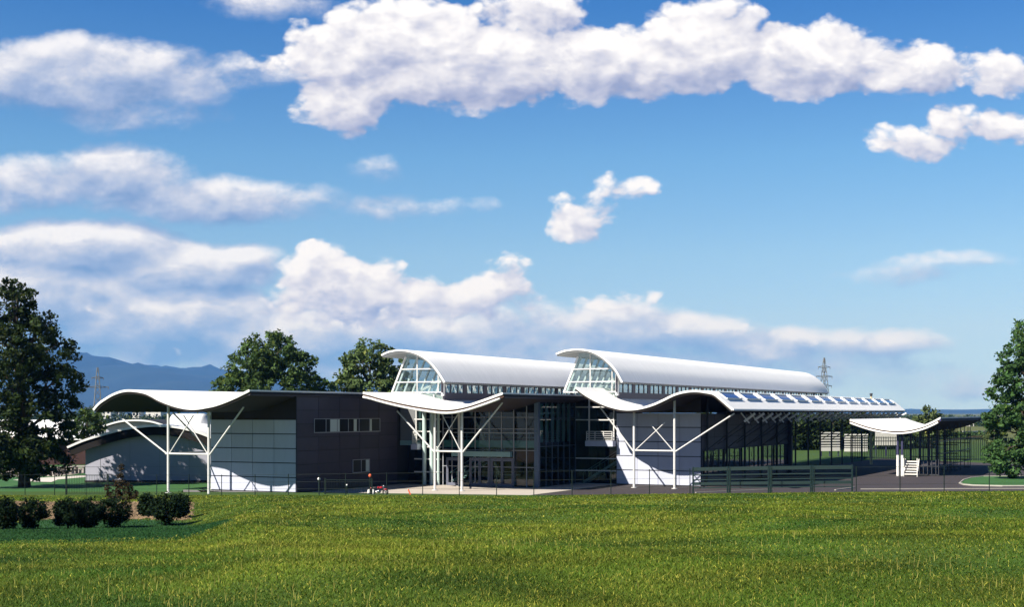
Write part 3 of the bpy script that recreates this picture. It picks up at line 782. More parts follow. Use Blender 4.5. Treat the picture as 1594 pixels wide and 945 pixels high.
# ================================================================== canopy 4 on the right
Y4 = 40.0
P4 = spline([onp(px, py, Y4) for px, py in ((1323, 653), (1338, 658.5), (1356, 664), (1376, 668), (1396, 669.5), (1416, 668), (1436, 663), (1452, 656.5), (1463, 650.5))], 48)
b4, o4 = root_at('yard_canopy', 'low white trough shaped canopy with steel cage at the far right of the yard', 'canopy', onp(1400, 740, Y4)[0], Y4)
wave_roof(P4, Y4, Y4 + 31, b4, o4, amp=.02)
ribbon('edge_gap', P4, Y4 + .11, Y4 + .18, -.32, -.145, 'gap_brown', b4, o4)
MB().path([(x, Y4 + .02, z - .38) for x, z in P4[::2]], .10, 8).build('edge_tube', 'roof_white', b4, o4)
MB().box(P4[-1, 0] + .003, P4[-1, 0] + .07, Y4, Y4 + 31, P4[-1, 1] - .06, P4[-1, 1] + .05).build('eave_edge', 'roof_white', b4, o4)
MB().box(P4[-1, 0] + .003, P4[-1, 0] + .06, Y4, Y4 + 31, P4[-1, 1] - .34, P4[-1, 1] - .07).build('blue_eave', 'edge_blue', b4, o4)
# outer half of the canopy beyond the eave (flat dark ceiling over the cage)
x4 = [onp(p, 740, Y4 + .8)[0] for p in (1397.5, 1404.5)]
for x in x4:
    c = MB().tube((x, Y4 + .8, 2.2), (x, Y4 + .8, prof_z(P4, x) - .32), .12, None, 12).build('column', 'navy_paint', b4, o4)
    MB().tube((x, Y4 + .8, 0), (x, Y4 + .8, 2.195), .14, None, 12).build('column_base', 'bollard_white', c, o4)
for y in np.arange(Y4 + 6.5, Y4 + 31, 5.7):
    x = x4[0] + .3; MB().tube((x, y, 0), (x, y, prof_z(P4, x) - .32), .11, None, 10).build('column', 'navy_paint', b4, o4)
# cage of upright bars
cg = MB(); xc0, xc1 = x4[1] + .5, P4[-1, 0] - .6
for y in (Y4 + 3.0, Y4 + 16, Y4 + 26):
    for x in np.arange(xc0, xc1, .42): cg.bar((x, y, .02), (x, y, prof_z(P4, x) - .35), .07, .07)
    for z in (.12, 1.0, 2.0, 3.0, 4.0): cg.bar((xc0, y, z), (xc1, y, z), .07, .09)
for y in np.arange(Y4 + 3, Y4 + 26.5, 7.6): cg.bar((xc1, y, .0), (xc1, y, prof_z(P4, xc1) - .35), .07, .07)
for z in (1.0, 2.3, 3.6): cg.bar((xc1, Y4 + 3, z), (xc1, Y4 + 26, z), .07, .09)
cg.build('cage', 'lattice_steel', b4, o4)
# slatted white steps at its foot
xq0, xq1 = x4[1] + .25, onp(1428, 740, Y4 + .8)[0]
bs, os_ = root_at('slatted_steps', 'white slatted steps at the foot of the low canopy columns', 'steps', (xq0 + xq1) / 2, Y4 + 1)
q = MB()
for i in range(6): q.box(xq0, xq1, Y4 + .5 + i * .16, Y4 + .62 + i * .16, .18 + i * .26, .30 + i * .26)
q.build('step', 'slat_white', bs, os_)
for x in (xq0 - .08, xq1):
    z_ = MB(); z_.box(x, x + .08, Y4 + .42, Y4 + .54, 0, 1.9); z_.bar((x + .04, Y4 + .5, .1), (x + .04, Y4 + 1.6, 1.75), .07, .2); z_.build('stringer', 'slat_white', bs, os_)
# slatted screens beyond
for i, (pa, pb, pt, pbm, D, lab) in enumerate(((1276, 1309, 674, 699, 204, 'white slatted screen nearest the sports hall under the long canopy'), (1314, 1352, 677, 700, 224, 'white slatted screen beside the yellow pole in the yard'), (1362, 1398, 673, 690, 206, 'white slatted screen half hidden behind the low canopy edge'))):
    xA, _, zA = wpt(pa, pt, D); xB, _, zB = wpt(pb, pbm, D)
    bq = thing('slatted_screen', lab, 'screen', ((xA + xB) / 2, D, 0), R(14 if i == 0 else 6), 'slatted screens under the canopies'); w2 = (xB - xA) / 2
    q = MB(); n = 6
    for j in range(n):
        z = zB + .45 + (zA - zB - .45) * j / (n - 1); q.box(-w2, w2, 0, .06, z - .10, z + .10)
    q.box(-w2, w2, -.02, .1, zB - .35, zB + .22); q.build('slats', 'slat_white', bq)
    for x in (-w2 + .2, 0, w2 - .2): MB().box(x - .07, x + .07, .11, .25, 0, zA + .05).build('post', 'navy_paint', bq)
GX_ = lambda px, D: (px - CX) / FPX * D
# ================================================================== low pavilion on the left and roofs behind
def arch_building(name, label, px_pts, D, Dw, depth, wx0, wx1, wallm, rise=.35, rotz=0, roofm='roof_white'):
    pts = [wpt(px, py, D) for px, py in px_pts]
    P = spline([(p[0], p[2]) for p in pts], 40)
    cx = float(P[:, 0].mean()); t = thing(name, label, 'building', (cx, Dw, 0)); off = (cx, Dw, 0)
    corrugated('roof', P, D, D + depth, .4, .03, roofm, t, off)
    ribbon('roof_edge', P, D - .02, D + .10, -.16, .04, 'roof_white', t, off)
    ribbon('soffit', P, D + .12, D + depth - .1, -.26, -.06, 'soffit_brown', t, off)
    xa, xb = (wx0 - CX) / FPX * Dw, (wx1 - CX) / FPX * Dw
    b = MB(); xs = np.linspace(xa, xb, 30)
    for a, c in zip(xs[:-1], xs[1:]):
        b.quad((a, Dw, 0), (c, Dw, 0), (c, Dw, prof_z(P, c) - .27), (a, Dw, prof_z(P, a) - .27))
        b.quad((c, Dw + depth - 2, 0), (a, Dw + depth - 2, 0), (a, Dw + depth - 2, prof_z(P, a) - .27), (c, Dw + depth - 2, prof_z(P, c) - .27))
    for x in (xa, xb):
        z = prof_z(P, x) - .27; b.quad((x, Dw, 0), (x, Dw + depth - 2, 0), (x, Dw + depth - 2, z), (x, Dw, z))
    b.build('wall', wallm, t, off)
    return t, off, P, xa, xb
pv, opv, Pv, xpa, xpb = arch_building('arched_pavilion', 'low grey arched pavilion dappled by tree shade left of the hall', [(104, 696), (130, 685), (160, 676), (190, 668), (220, 663.5), (244, 662), (275, 664.5), (305, 671.5), (330, 681), (352, 692)], 126.5, 127.3, 16, 133, 352, 'wall_grey')
sq = MB()
for x in np.arange(xpa + 1.4, xpb, 2.8): sq.box(x - .015, x + .015, 127.28, 127.297, .1, prof_z(Pv, x) - .4)
sq.box(xpa, xpb, 127.28, 127.297, 1.5, 1.525); sq.build('wall_joint', 'frame_grey', pv, opv)
ribbon('eave_shade_band', Pv, 126.62, 126.9, -.95, -.165, 'eave_shade_black', pv, opv)  # band blackened to carry the shade below the arched eave
MB().box(xpa - .05, xpb, 127.22, 127.295, .0, .22).build('plinth', 'interior_dark', pv, opv)
def vault_x(name, label, X0, X1, D0, D1, z0, z1, wallm, hip):
    """low vault running across the view, its curved face towards the viewer; the right end slopes down like a hip"""
    t = thing(name, label, 'building', ((X0 + X1) / 2, D0, 0)); off = ((X0 + X1) / 2, D0, 0)
    n, mX = 14, 40; b = MB(); k = []
    for j in range(mX + 1):
        X = X0 + (X1 - X0) * j / mX; sc_ = min(1.0, (X1 - X) / hip + .02); row = []
        for i in range(n + 1):
            f = i / n; row.append(len(b.v)); b.v.append((X, D0 + (D1 - D0) * f, z0 + (z1 - z0) * sc_ * math.sin(math.pi * f)))
        k.append(row)
    for j in range(mX):
        for i in range(n): b.f.append((k[j][i], k[j + 1][i], k[j + 1][i + 1], k[j][i + 1]))
    b.build('roof', 'roof_white', t, off, smooth=True)
    MB().box(X0, X1 + .05, D0 - .06, D0 - .003, z0 - .22, z0 + .02).build('roof_edge', 'roof_white', t, off)
    MB().box(X0 + .3, X1 - 1.2, D0 + .8, D1 - .8, 0, z0 - .05).build('wall', wallm, t, off)
    return t
vault_x('white_roof_building', 'long low building with bright white roof and brick wall behind the left tree', GX_(-110, 172), GX_(158, 172), 170, 182, 3.4, 5.7, 'brick_red', 4.5)
vault_x('white_vault_building', 'small white vaulted roof building seen between the hall column and wall', GX_(262, 150), GX_(352, 150), 147, 158, 3.0, 6.5, 'plaster_pale', 3.0)
arch_building('grey_roof_building', 'dark grey low roof building just behind the arched pavilion', [(160, 663), (185, 656), (210, 654), (235, 656), (262, 664)], 165.0, 166.0, 10, 165, 258, 'wall_grey', roofm='roof_grey')

# far apartment blocks
def block(px0, px1, py, D, label, m='plaster_pale', roofm='roof_grey', floors=3, name='apartment_block', group='distant town buildings'):
    X0, X1 = (px0 - CX) / FPX * D, (px1 - CX) / FPX * D; h = CZ - (py - HY) / FPX * D
    t = thing(name, label, 'building', ((X0 + X1) / 2, D, 0), 0, group); off = ((X0 + X1) / 2, D, 0)
    MB().box(X0, X1, D, D + 14, 0, h).build('wall', m, t, off)
    MB().box(X0 - .4, X1 + .4, D - .4, D + 14.4, h + .003, h + .5).build('roof', roofm, t, off)
    w = MB(); n = max(2, int((X1 - X0) / 3.5))
    for f in range(floors):
        for i in range(n):
            x = X0 + (X1 - X0) * (i + .5) / n; z = h * (f + .35) / floors; w.box(x - .7, x + .7, D - .06, D - .004, z, z + h / floors * .45)
    w.build('window', 'window_dark', t, off)
block(158, 172, 640, 900, 'pale apartment block just right of the left pylon under the roof tip')
block(176, 185, 641, 950, 'narrow pale town block below the left wave crest')
block(206, 216, 642, 930, 'small pale town block left of the first hall column', floors=2)
block(227, 250, 639, 920, 'widest white town block seen under the left wave roof', floors=4)
block(1487, 1500, 660, 640, 'low white house left of the right hand tree near the horizon', floors=2, name='far_house', group='white houses across the field')
block(1503, 1516, 658, 660, 'taller white house beside the right hand tree near the horizon', floors=2, name='far_house', group='white houses across the field')
fw = thing('field_wall', 'long low white wall across the far field beside the right tree', 'wall', (*gnd(1515, 677)[:2], 0)); p, q = gnd(1498, 678), gnd(1560, 676)
MB().bar((p[0], p[1], .6), (q[0], q[1], .6), .3, 1.2).build('wall', 'plaster_pale', fw, (*gnd(1515, 677)[:2], 0))

# ------------------------------------------------------------------ trees
attr_mat('leaf', .6, trans=.25, nscale=.5, nvar=.25, spec=.12)
def leaves(clumps, per, size, col, spread, dark=.55):
    """clumps (n,4): centre and radius; leaf quads scattered through each clump"""
    n = len(clumps); c = np.repeat(clumps, per, 0); m = len(c)
    d = RNG.normal(size=(m, 3)); d /= np.linalg.norm(d, axis=1)[:, None]
    rad = RNG.random(m) ** .45
    P = c[:, :3] + d * (rad * c[:, 3])[:, None] * np.array(spread)
    nrm = d * .5 + RNG.normal(size=(m, 3)) * .7 + np.array((0, 0, .45)); nrm /= np.linalg.norm(nrm, axis=1)[:, None]
    a = np.cross(nrm, RNG.normal(size=(m, 3))); a /= np.linalg.norm(a, axis=1)[:, None]; b = np.cross(nrm, a)
    s = size * (.45 + 1.25 * RNG.random(m) ** 1.6)[:, None]; w = .55
    V = np.stack([P - a * s, P + b * s * w, P + a * s, P - b * s * w], 1)
    F = np.arange(m * 4).reshape(m, 4)
    cc = np.repeat(.7 + .6 * RNG.random((n, 1)), per, 0)
    C = np.array(col) * cc * (.75 + .5 * RNG.random((m, 1)))
    yl = (RNG.random(m) < .07)[:, None]
    C = np.where(yl, C * np.array((1.8, 1.35, .9)), C)
    return V.reshape(-1, 3), F, np.repeat(C, 4, 0)
def tree(name, label, X, D, z0, lobes, trunk_r, trunk_top, col=(.040, .070, .018), dens=1.0, leaf=.20, per=46, group=None, cr=.75, bark='bark'):
    """lobes: (dx, dy, z, rx, ry, rz) ellipsoids of the crown, relative to the trunk foot"""
    t = thing(name, label, 'tree', (X, D, z0), 0, group)
    tr = MB(); h = trunk_top; wob = random.uniform(-.3, .3)
    pts = [(wob * math.sin(i / 5 * 2.2), wob * .6 * math.sin(i / 5 * 3), h * i / 5) for i in range(6)]
    tr.path(pts, [trunk_r * (1.35 if i == 0 else 1 - .13 * i) for i in range(6)], 10)
    for (dx, dy, z, rx, ry, rz) in lobes:
        s = pts[min(5, max(2, int(5 * min(1, (z - rz * .6) / h))))]
        mid = ((s[0] + dx) / 2 + random.uniform(-.3, .3), (s[1] + dy) / 2, (s[2] + z) / 2 + .25)
        tr.path([s, mid, (dx, dy, z + rz * .3)], [trunk_r * .45, trunk_r * .28, trunk_r * .08], 7)
        for _ in range(3):
            e = (dx + random.uniform(-.7, .7) * rx, dy + random.uniform(-.7, .7) * ry, z + random.uniform(-.2, .7) * rz)
            tr.path([mid, ((mid[0] + e[0]) / 2, (mid[1] + e[1]) / 2, (mid[2] + e[2]) / 2 + .2), e], [trunk_r * .2, trunk_r * .12, trunk_r * .03], 5)
    tr.build('trunk', bark, t, smooth=True)
    cl = []
    for (dx, dy, z, rx, ry, rz) in lobes:
        nc = int(dens * 8.5 * (rx * ry * rz) ** (2 / 3.) / (cr * cr) * .42) + 4
        d = RNG.normal(size=(nc, 3)); d /= np.linalg.norm(d, axis=1)[:, None]
        rr = .45 + .55 * RNG.random(nc) ** .5
        p = d * rr[:, None] * np.array((rx, ry, rz)) + np.array((dx, dy, z))
        cl.append(np.c_[p, cr * (.55 + .7 * RNG.random(nc))])
    cl = np.concatenate(cl)
    V, F, C = leaves(cl, per, leaf, col, (1, 1, .7))
    o = np_mesh('crown', V, F, 'leaf', C); o.parent = t
    return t
GX = lambda px, D: (px - CX) / FPX * D
# 1 big tree on the left
k_ = 119.7 / 108.
tree('broadleaf_tree', 'big dark broadleaf tree cut by the left edge of the photo', GX(38, 119.7), 119.7, 0,
     [tuple(v * k_ for v in q) for q in ((-.9, 0, 14.4, 1.6, 2.2, 2.4), (-.6, 0, 15.2, 1.3, 1.8, 1.6), (-.2, .5, 12.4, 2.0, 2.6, 1.8), (1.9, .3, 13.0, 1.5, 2, .8), (-.7, -.5, 9.8, 1.9, 3.0, 2.0), (2.3, -.2, 10.8, 1.7, 2.6, 1.5), (1.0, .4, 9.6, 1.9, 2.8, 1.3), (2.7, .6, 8.5, 1.5, 2.8, 1.3),
      (2.9, .6, 6.2, 1.1, 2.4, 1.2), (.7, 0, 7.0, 1.8, 3.2, 1.3), (-1.4, 0, 6.6, 1.6, 3.0, 1.8), (-.8, -.4, 4.4, 3.0, 3.0, 1.1), (2.6, .3, 4.4, 1.4, 2.0, 1.0), (-2.0, -.4, 2.6, 2.6, 3.0, 1.3), (.6, -.6, 2.6, 2.9, 2.6, 1.2), (2.4, -.6, 2.0, 1.7, 2.0, .9), (-.4, -.6, 1.3, 2.4, 2.2, .6), (.6, -1, 3.4, 2.6, 2, 1.2), (-1.2, -1, 1.8, 2.4, 2, .9), (-.6, -2.6, 8.6, 2.0, 1.2, 2.0), (.8, -2.6, 6.2, 2.2, 1.2, 1.4), (-1.2, -2.8, 4.6, 2.4, 1.2, 1.6), (1.2, -2.6, 3.2, 2.4, 1.2, 1.3), (-.4, -2.4, 11.4, 1.6, 1.0, 1.6))],
     .42, 12, col=(.026, .044, .011), dens=.80, leaf=.17, per=58)
# hidden neighbours of the left tree
tree('round_bush_tree', 'small dark tree tucked behind the big left tree beneath the pylon', GX(138, 150), 150, 0, [(0, 0, 5.6, 1.7, 1.7, 1.6), (1.1, 0, 4.2, 1.2, 1.2, 1.2), (-1.4, 0, 4.4, 1.5, 1.4, 1.4)], .14, 4.5, leaf=.2, per=40)
# 2, 3 behind the left roof
tree('broadleaf_tree', 'wide spreading green tree rising behind the left wave roof', GX(418, 160), 160, 0,
     [(0, 0, 13.8, 3.4, 3.2, 2.6), (-1.6, 0, 12.0, 3.4, 3.2, 2.2), (2.9, 0, 12.2, 3.0, 3.2, 2.0), (-4.3, 0, 9.8, 2.2, 2.6, 1.6), (4.3, 0, 9.8, 2.8, 2.8, 2.0), (0, 0, 9.3, 4.8, 4, 2.2), (-6.0, 0, 7.8, 2.0, 2.2, 1.3), (6.0, 0, 8.0, 1.7, 2.2, 1.6), (-2, 0, 6.5, 5, 4, 2), (3, 0, 6.5, 4.5, 4, 2)],
     .5, 10, col=(.066, .112, .032), dens=1.25, leaf=.2, per=52)
tree('broadleaf_tree', 'lighter green leafy tree touching the left end of the middle barrel roof', GX(578, 166), 166, 0,
     [(0, 0, 13.3, 2.3, 2.4, 2.2), (-2.2, 0, 12.2, 1.8, 2, 1.7), (2.2, 0, 12.4, 2.0, 2.2, 2.0), (-3.2, 0, 9.6, 2.2, 2.6, 2.0), (0, 0, 9.6, 3.2, 3.0, 2.4), (3.4, 0, 9.4, 2.2, 2.6, 2.4), (0, 0, 6.5, 4.2, 3.4, 2.4)],
     .4, 10, col=(.095, .142, .048), dens=1.15, leaf=.22, per=48)
# small far tree on the right
tree('young_tree', 'small pale green tree peeping above the low yard canopy', GX(1446, 200), 200, 0,
     [(-.2, 0, 6.4, 1.2, 1.2, 1.5), (1.3, 0, 5.3, 1.5, 1.3, 1.0), (-1.3, 0, 5.0, 1.2, 1.2, 1.1), (2.6, 0, 4.2, 1.2, 1.2, .9), (0, 0, 4.0, 2.0, 1.5, 1.3), (4.4, -14, 3.2, 1.3, 1.2, 1.5)],
     .14, 5.5, col=(.10, .135, .050), dens=1, leaf=.2, per=36, cr=.6)
# right tree
tree('broadleaf_tree', 'tall dense green tree cut by the right edge of the photo', GX(1606, 134), 134, 0,
     [(0, 0, 14.2, 1.7, 2, 2.2), (1.8, 0, 12.4, 2.6, 2.6, 2.2), (-1.4, 0, 12.0, 1.7, 2.2, 1.5), (-.6, 0, 9.8, 2.9, 2.8, 1.9), (-2.6, 0, 9.2, 1.7, 2, 1.4), (2.5, 0, 9.0, 3, 3, 2.4), (-1.4, -.3, 7.0, 3.2, 2.8, 1.5), (-3.2, 0, 6.4, 1.9, 2, 1.1), (-1.6, -.2, 4.8, 2.6, 2.4, 1.4), (2, 0, 5.5, 3.6, 3, 2.4),
      (-2.4, -.6, 2.7, 2.2, 2.2, 1.2), (0, 0, 2.6, 2.6, 2.4, 1.5), (2.6, 0, 2.4, 2.8, 2.6, 1.6), (-3.7, -.4, 1.8, 1.1, 1.2, .9), (-2.6, -.4, 1.0, 1.4, 1.2, .7)],
     .45, 9, col=(.052, .110, .032), dens=1.1, leaf=.18, per=56)
tree('young_tree', 'slender pale trunked young tree in front of the right hand field', GX(1545, 165), 165, 0, [(0, 0, 5.2, 1.1, 1.1, 1.0), (.5, 0, 4.2, 1.0, 1, .7)], .09, 4.8, leaf=.16, per=40, cr=.5, bark='bark_pale')
# trees behind the long canopy
for i, (px, D, hh, w, lab) in enumerate(((1110, 242, 7.6, 5.2, 'round tree seen between canopy braces nearest the white wall'), (1172, 250, 7.2, 5.4, 'dense tree seen through the middle of the canopy braces'), (1238, 240, 7.5, 5.2, 'bushy tree seen past the dark pier under the long canopy'), (1296, 248, 7.2, 5.2, 'low tree seen under the far end of the long canopy'), (1352, 244, 6.5, 4.8, 'dark tree seen behind the yellow pole between the canopies'), (1408, 250, 5.8, 4.8, 'dark tree seen through the cage under the low yard canopy'))):
    tree('hedge_tree', lab, GX(px, D), D, 0, [(0, 0, hh * .62, w, 2.6, hh * .38), (-w * .6, 0, hh * .36, w * .7, 2.4, hh * .36), (w * .6, 0, hh * .36, w * .7, 2.4, hh * .36), (0, -.5, hh * .22, w, 2.2, hh * .2)], .25, hh * .6, col=(.020, .036, .010), leaf=.34, per=44, cr=1.1, dens=1.1, group='trees beyond the long canopy')
# sapling with reddish leaves
zs = float(terr(GX(190, 80), 80))
tree('reddish_sapling', 'slim young tree with brownish red leaves behind the round shrubs', GX(189, 80), 80, zs,
     [(0, 0, 2.35, .16, .16, .45), (-.1, 0, 1.7, .35, .3, .4), (.3, 0, 1.3, .4, .3, .35), (-.35, 0, .95, .4, .3, .35), (.1, 0, .7, .55, .4, .4), (.75, 0, .95, .3, .25, .3), (-.8, 0, 1.25, .12, .12, .35), (-.7, 0, .7, .3, .2, .3)], .035, 2.2, col=(.050, .040, .020), dens=1.5, leaf=.055, per=22, cr=.17)
# round shrubs
attr_mat('shrub_leaf', .7, trans=.1, nscale=2, nvar=.3, spec=.06)
SHR = [(8, 38, 781, 832, 'leftmost round clipped shrub cut by the photo edge'), (50, 47, 779, 829, 'second round shrub from the left edge'), (106, 44, 777, 826, 'dark round shrub left of the reddish sapling, joined to its right neighbour'),
       (136, 40, 776, 824, 'dark shrub just left of the sapling, between two joined shrubs'), (174, 50, 774, 822, 'broad dark shrub right in front of the reddish sapling'), (229, 26, 770, 806, 'small shrub at the left of the isolated right hand clump'),
       (257, 44, 769, 818, 'tallest shrub in the middle of the right hand clump'), (281, 26, 768, 808, 'narrow shrub at the right end of the shrub row')]
for px, w, pt, pb, lab in SHR:
    D = 66.0 - (pb - 822) * .45
    X = GX(px, D); z = float(terr(X, D)); h = (pb - pt) / FPX * D; rx = w / 2 / FPX * D * 1.16
    t = thing('round_shrub', lab, 'shrub', (X, D, z), 0, 'round shrubs along the gravel bank')
    nb = 90; d = RNG.normal(size=(nb, 3)); d /= np.linalg.norm(d, axis=1)[:, None]; rr = .55 + .42 * RNG.random(nb)
    p = d * rr[:, None] * np.array((rx * .95, rx * .9, h * .48)) + np.array((0, 0, h * .5)); p[:, 2] = np.maximum(p[:, 2], .12)
    V, F, C = leaves(np.c_[p, .16 + .12 * RNG.random(nb)], 60, .055, (.011, .024, .009), (1, 1, 1))
    o = np_mesh('foliage', V, F, 'shrub_leaf', C); o.parent = t
    s = MB()
    for i in range(6): s.path([(0, 0, -.02), (random.uniform(-.15, .15), random.uniform(-.1, .1), h * .3), (random.uniform(-.6, .6) * rx, random.uniform(-.5, .5) * rx, h * .75)], [.03, .02, .008], 5)
    s.build('stem', 'bark', t)
# far woods along the horizon
cl = []
for _ in range(1500):
    D = random.uniform(620, 1300); px = random.uniform(-300, 1900)
    cl.append((GX(px, D), D, random.uniform(.5, 5.0) * (1 if px < 1350 else .75), random.uniform(1.6, 3.4)))
V, F, C = leaves(np.array(cl), 26, .9, (.035, .060, .022), (1.6, 1, .8))
tag(np_mesh('distant_woods', V, F, 'leaf', C), 'low belt of distant woods along the horizon', 'woods', kind='stuff')
cl = []
for _ in range(220):
    D = random.uniform(330, 345); px = random.uniform(1440, 1560)
    cl.append((GX(px, D), D, random.uniform(.3, 1.3), random.uniform(.7, 1.2)))
V, F, C = leaves(np.array(cl), 30, .3, (.040, .075, .022), (1.3, 1, .8))
tag(np_mesh('field_hedge', V, F, 'leaf', C), 'dark hedge crossing the far field left of the right tree', 'hedge')

# ------------------------------------------------------------------ fences
def fence_pt(px):
    r = (px - CX) / FPX; Dc, zc = crest(r); D = float(Dc) + .3; return (r * D, D, float(terr(r * D, D)))
posts = [-15, 39, 85, 134, 187, 244, 294, 345, 397, 449, 497, 538, 602, 658, 715, 773, 831, 890.5, 951, 1011, 1074, 1137, 1201.5, 1268, 1333, 1401, 1469.7, 1540, 1610]
o0 = fence_pt(797)
bf = thing('wire_fence', 'dark green wire fence on thin posts along the top edge of the meadow', 'fence', o0)
tops = []
for px in posts:
    p = fence_pt(px); h = float(np.interp(px, [0, 345, 773, 1540], [1.7, 1.62, 1.86, 1.78]))
    MB().tube((p[0], p[1], p[2] - .1), (p[0], p[1], p[2] + h), .032, None, 8).build('post', 'fence_green', bf, o0)
    tops.append((p, h))
wr = MB()
for (p, h), (q, h2) in zip(tops[:-1], tops[1:]):
    for f in (.97, .62, .30): wr.tube((p[0], p[1], p[2] + h * f), (q[0], q[1], q[2] + h2 * f), .009, None, 5, False)
wr.build('wire', 'fence_green', bf, o0)
def railing(name, label, pxa, pxb, h0, h1, back, m='fence_green', step=.13, ends=True):
    p, q = fence_pt(pxa), fence_pt(pxb); k = back
    p = (p[0], p[1] + k, float(terr(p[0], p[1] + k))); q = (q[0], q[1] + k, float(terr(q[0], q[1] + k)))
    t = thing(name, label, 'railing', p); off = p
    b = MB(); n = int(math.dist(p, q) / step)
    for i in range(n + 1):
        f = i / n; x, y, z = (p[j] + (q[j] - p[j]) * f for j in range(3)); b.tube((x, y, z + h0), (x, y, z + h1), .011, None, 5, False)
    for hh in (h0, h1): b.bar((p[0], p[1], p[2] + hh), (q[0], q[1], q[2] + hh), .04, .04)
    b.build('bars', m, t, off)
    for e in (p, q): MB().box(e[0] - .06, e[0] + .06, e[1] - .06, e[1] + .06, e[2] - .1, e[2] + h1 + .12).build('post', m, t, off)
railing('barred_gate', 'low barred metal gate between thick posts on the left lawn edge', 98, 163, .12, 1.55, .8)
railing('barred_railing', 'low barred railing in front of the dark hall flank', 500, 574, .08, 1.15, 2.2)
# rail panels in front of the covered yard
for i, (pa, pb, lab) in enumerate(((1080, 1137, 'green horizontal rail barrier beside the white sports hall wall'), (1137, 1201.5, 'second green rail barrier from the sports hall wall'), (1201.5, 1268, 'third green rail barrier from the sports hall wall'), (1268, 1333, 'green rail barrier furthest right at the open yard'))):
    p, q = fence_pt(pa + 1.5), fence_pt(pb - 1.5); p = (p[0], p[1] + .9, float(terr(p[0], p[1] + .9))); q = (q[0], q[1] + .9, float(terr(q[0], q[1] + .9)))
    t = thing('rail_barrier', lab, 'barrier', p, 0, 'green rail barriers along the yard'); r_ = MB()
    for hh, th in ((1.78, .26), (1.35, .08), (1.0, .08), (.72, .22), (.42, .08)):
        r_.bar((p[0], p[1], p[2] + hh), (q[0], q[1], q[2] + hh), .05, th)
    r_.build('rails', 'rail_green', t, p)
    for e in (p, q): MB().box(e[0] - .05, e[0] + .05, e[1] - .05, e[1] + .05, e[2] - .3, e[2] + 1.95).build('post', 'rail_green', t, p)
# bar fence at the far side of the covered yard
pA, pB = cw(8, 93), cw(30, 93)
t = thing('yard_fence', 'tall barred fence at the far side of the covered yard before the lawn', 'fence', (pA[0], pA[1], 0)); b = MB(); n = 90
for i in range(n + 1):
    f = i / n; x, y = pA[0] + (pB[0] - pA[0]) * f, pA[1] + (pB[1] - pA[1]) * f; b.bar((x, y, 0), (x, y, 3.2), .08, .08)
for z in (.2, 3.1): b.bar((pA[0], pA[1], z), (pB[0], pB[1], z), .06, .08)
b.build('bars', 'fence_green', t, (pA[0], pA[1], 0))

# ------------------------------------------------------------------ small things
def globe(px, pyt, pyb, D, label, r):
    X = GX(px, D); zt = CZ - (pyt - HY) / FPX * D
    t = thing('globe_lamp', label, 'lamp', (X, D, float(terr(X, D))), 0, 'globe lamps by the hall'); off = (X, D, float(terr(X, D)))
    MB().tube((X, D, off[2]), (X, D, zt - r * .8), .045, None, 8).build('lamp_post', 'fence_green', t, off)
    MB().ball((X, D, zt), r, 14, 10).build('lamp_globe', 'globe_opal', t, off, smooth=True)
globe(496.5, 746, 770, 107.2, 'white globe lamp on a dark post left of the barred railing', .12)
globe(540, 755.5, 770, 107.6, 'small white globe lamp behind the middle of the barred railing', .07)
# beacon post, bollards
X, D = GX(576, 107.3), 107.3
t = thing('beacon_post', 'dark post with an orange red cap above the parked motorbike', 'post', (X, D, 0)); b = MB().tube((0, 0, 0), (0, 0, 1.45), .045, None, 8).build('post', 'fence_green', t)
m_ = MB(); m_.ball((0, 0, 1.6), .12, 12, 8, (1, .7, 1.2)); m_.build('cap', 'orange_paint', t, smooth=True)
def bollard(px, label):
    D = 107.4; X = GX(px, D); t = thing('bollard', label, 'bollard', (X, D, 0), 0, 'white bollards by the motorbike'); b = MB()
    b.tube((0, 0, 0), (0, 0, .42), .12, .11, 12); b.ball((0, 0, .42), .11, 12, 8, (1, 1, .8)); b.build('body', 'bollard_white', t, smooth=True)
    MB().tube((0, 0, .012), (0, 0, .05), .16, .16, 12).build('base', 'concrete', t)
bollard(574.3, 'white bollard directly under the orange capped post'); bollard(580.5, 'white bollard touching the front of the motorbike')
# motorbike
X, D = GX(589.5, 107.9), 107.9
mb, mo = thing('motorbike', 'parked red motorbike with black wheels by the hall corner', 'motorbike', (X, D, 0), R(-12)), (0, 0, 0)
for wx in (-.62, .66):
    w = MB().torus((wx, 0, .30), .24, .065, (0, 1, 0), 24, 8).build('wheel', 'rubber', mb, smooth=True)
    h = MB(); h.tube((wx, -.04, .30), (wx, .04, .30), .06, None, 10)
    for a in range(6): h.tube((wx, 0, .30), (wx + .2 * math.cos(a * 1.047), 0, .30 + .2 * math.sin(a * 1.047)), .012, None, 5)
    h.torus((wx, 0, .3), .2, .018, (0, 1, 0), 20, 6); h.build('rim', 'chrome', w)
fr = MB(); fr.path([(-.66, .03, .3), (-.2, .03, .36), (.1, .03, .3), (.35, .03, .62)], .03, 6); fr.path([(.66, .06, .3), (.42, .06, .82), (.36, .06, .95)], .026, 6); fr.path([(.66, -.06, .3), (.42, -.06, .82), (.36, -.06, .95)], .026, 6); fr.build('fork', 'chrome', mb)
MB().ball((.02, 0, .36), .2, 12, 8, (1.1, .7, .8)).build('engine', 'chrome', mb, smooth=True)
MB().ball((.12, 0, .72), .2, 14, 10, (1.4, .75, .62)).build('fuel_tank', 'red_paint', mb, smooth=True)
s = MB(); s.ball((-.36, 0, .72), .16, 12, 8, (2.1, .8, .45)); s.build('saddle', 'black_vinyl', mb, smooth=True)
s = MB(); s.ball((-.72, 0, .66), .13, 12, 8, (1.4, .8, .8)); s.build('tail', 'red_paint', mb, smooth=True)
s = MB(); s.ball((.66, 0, .57), .12, 12, 6, (1.9, .7, .45)); s.build('mudguard', 'red_paint', mb, smooth=True)
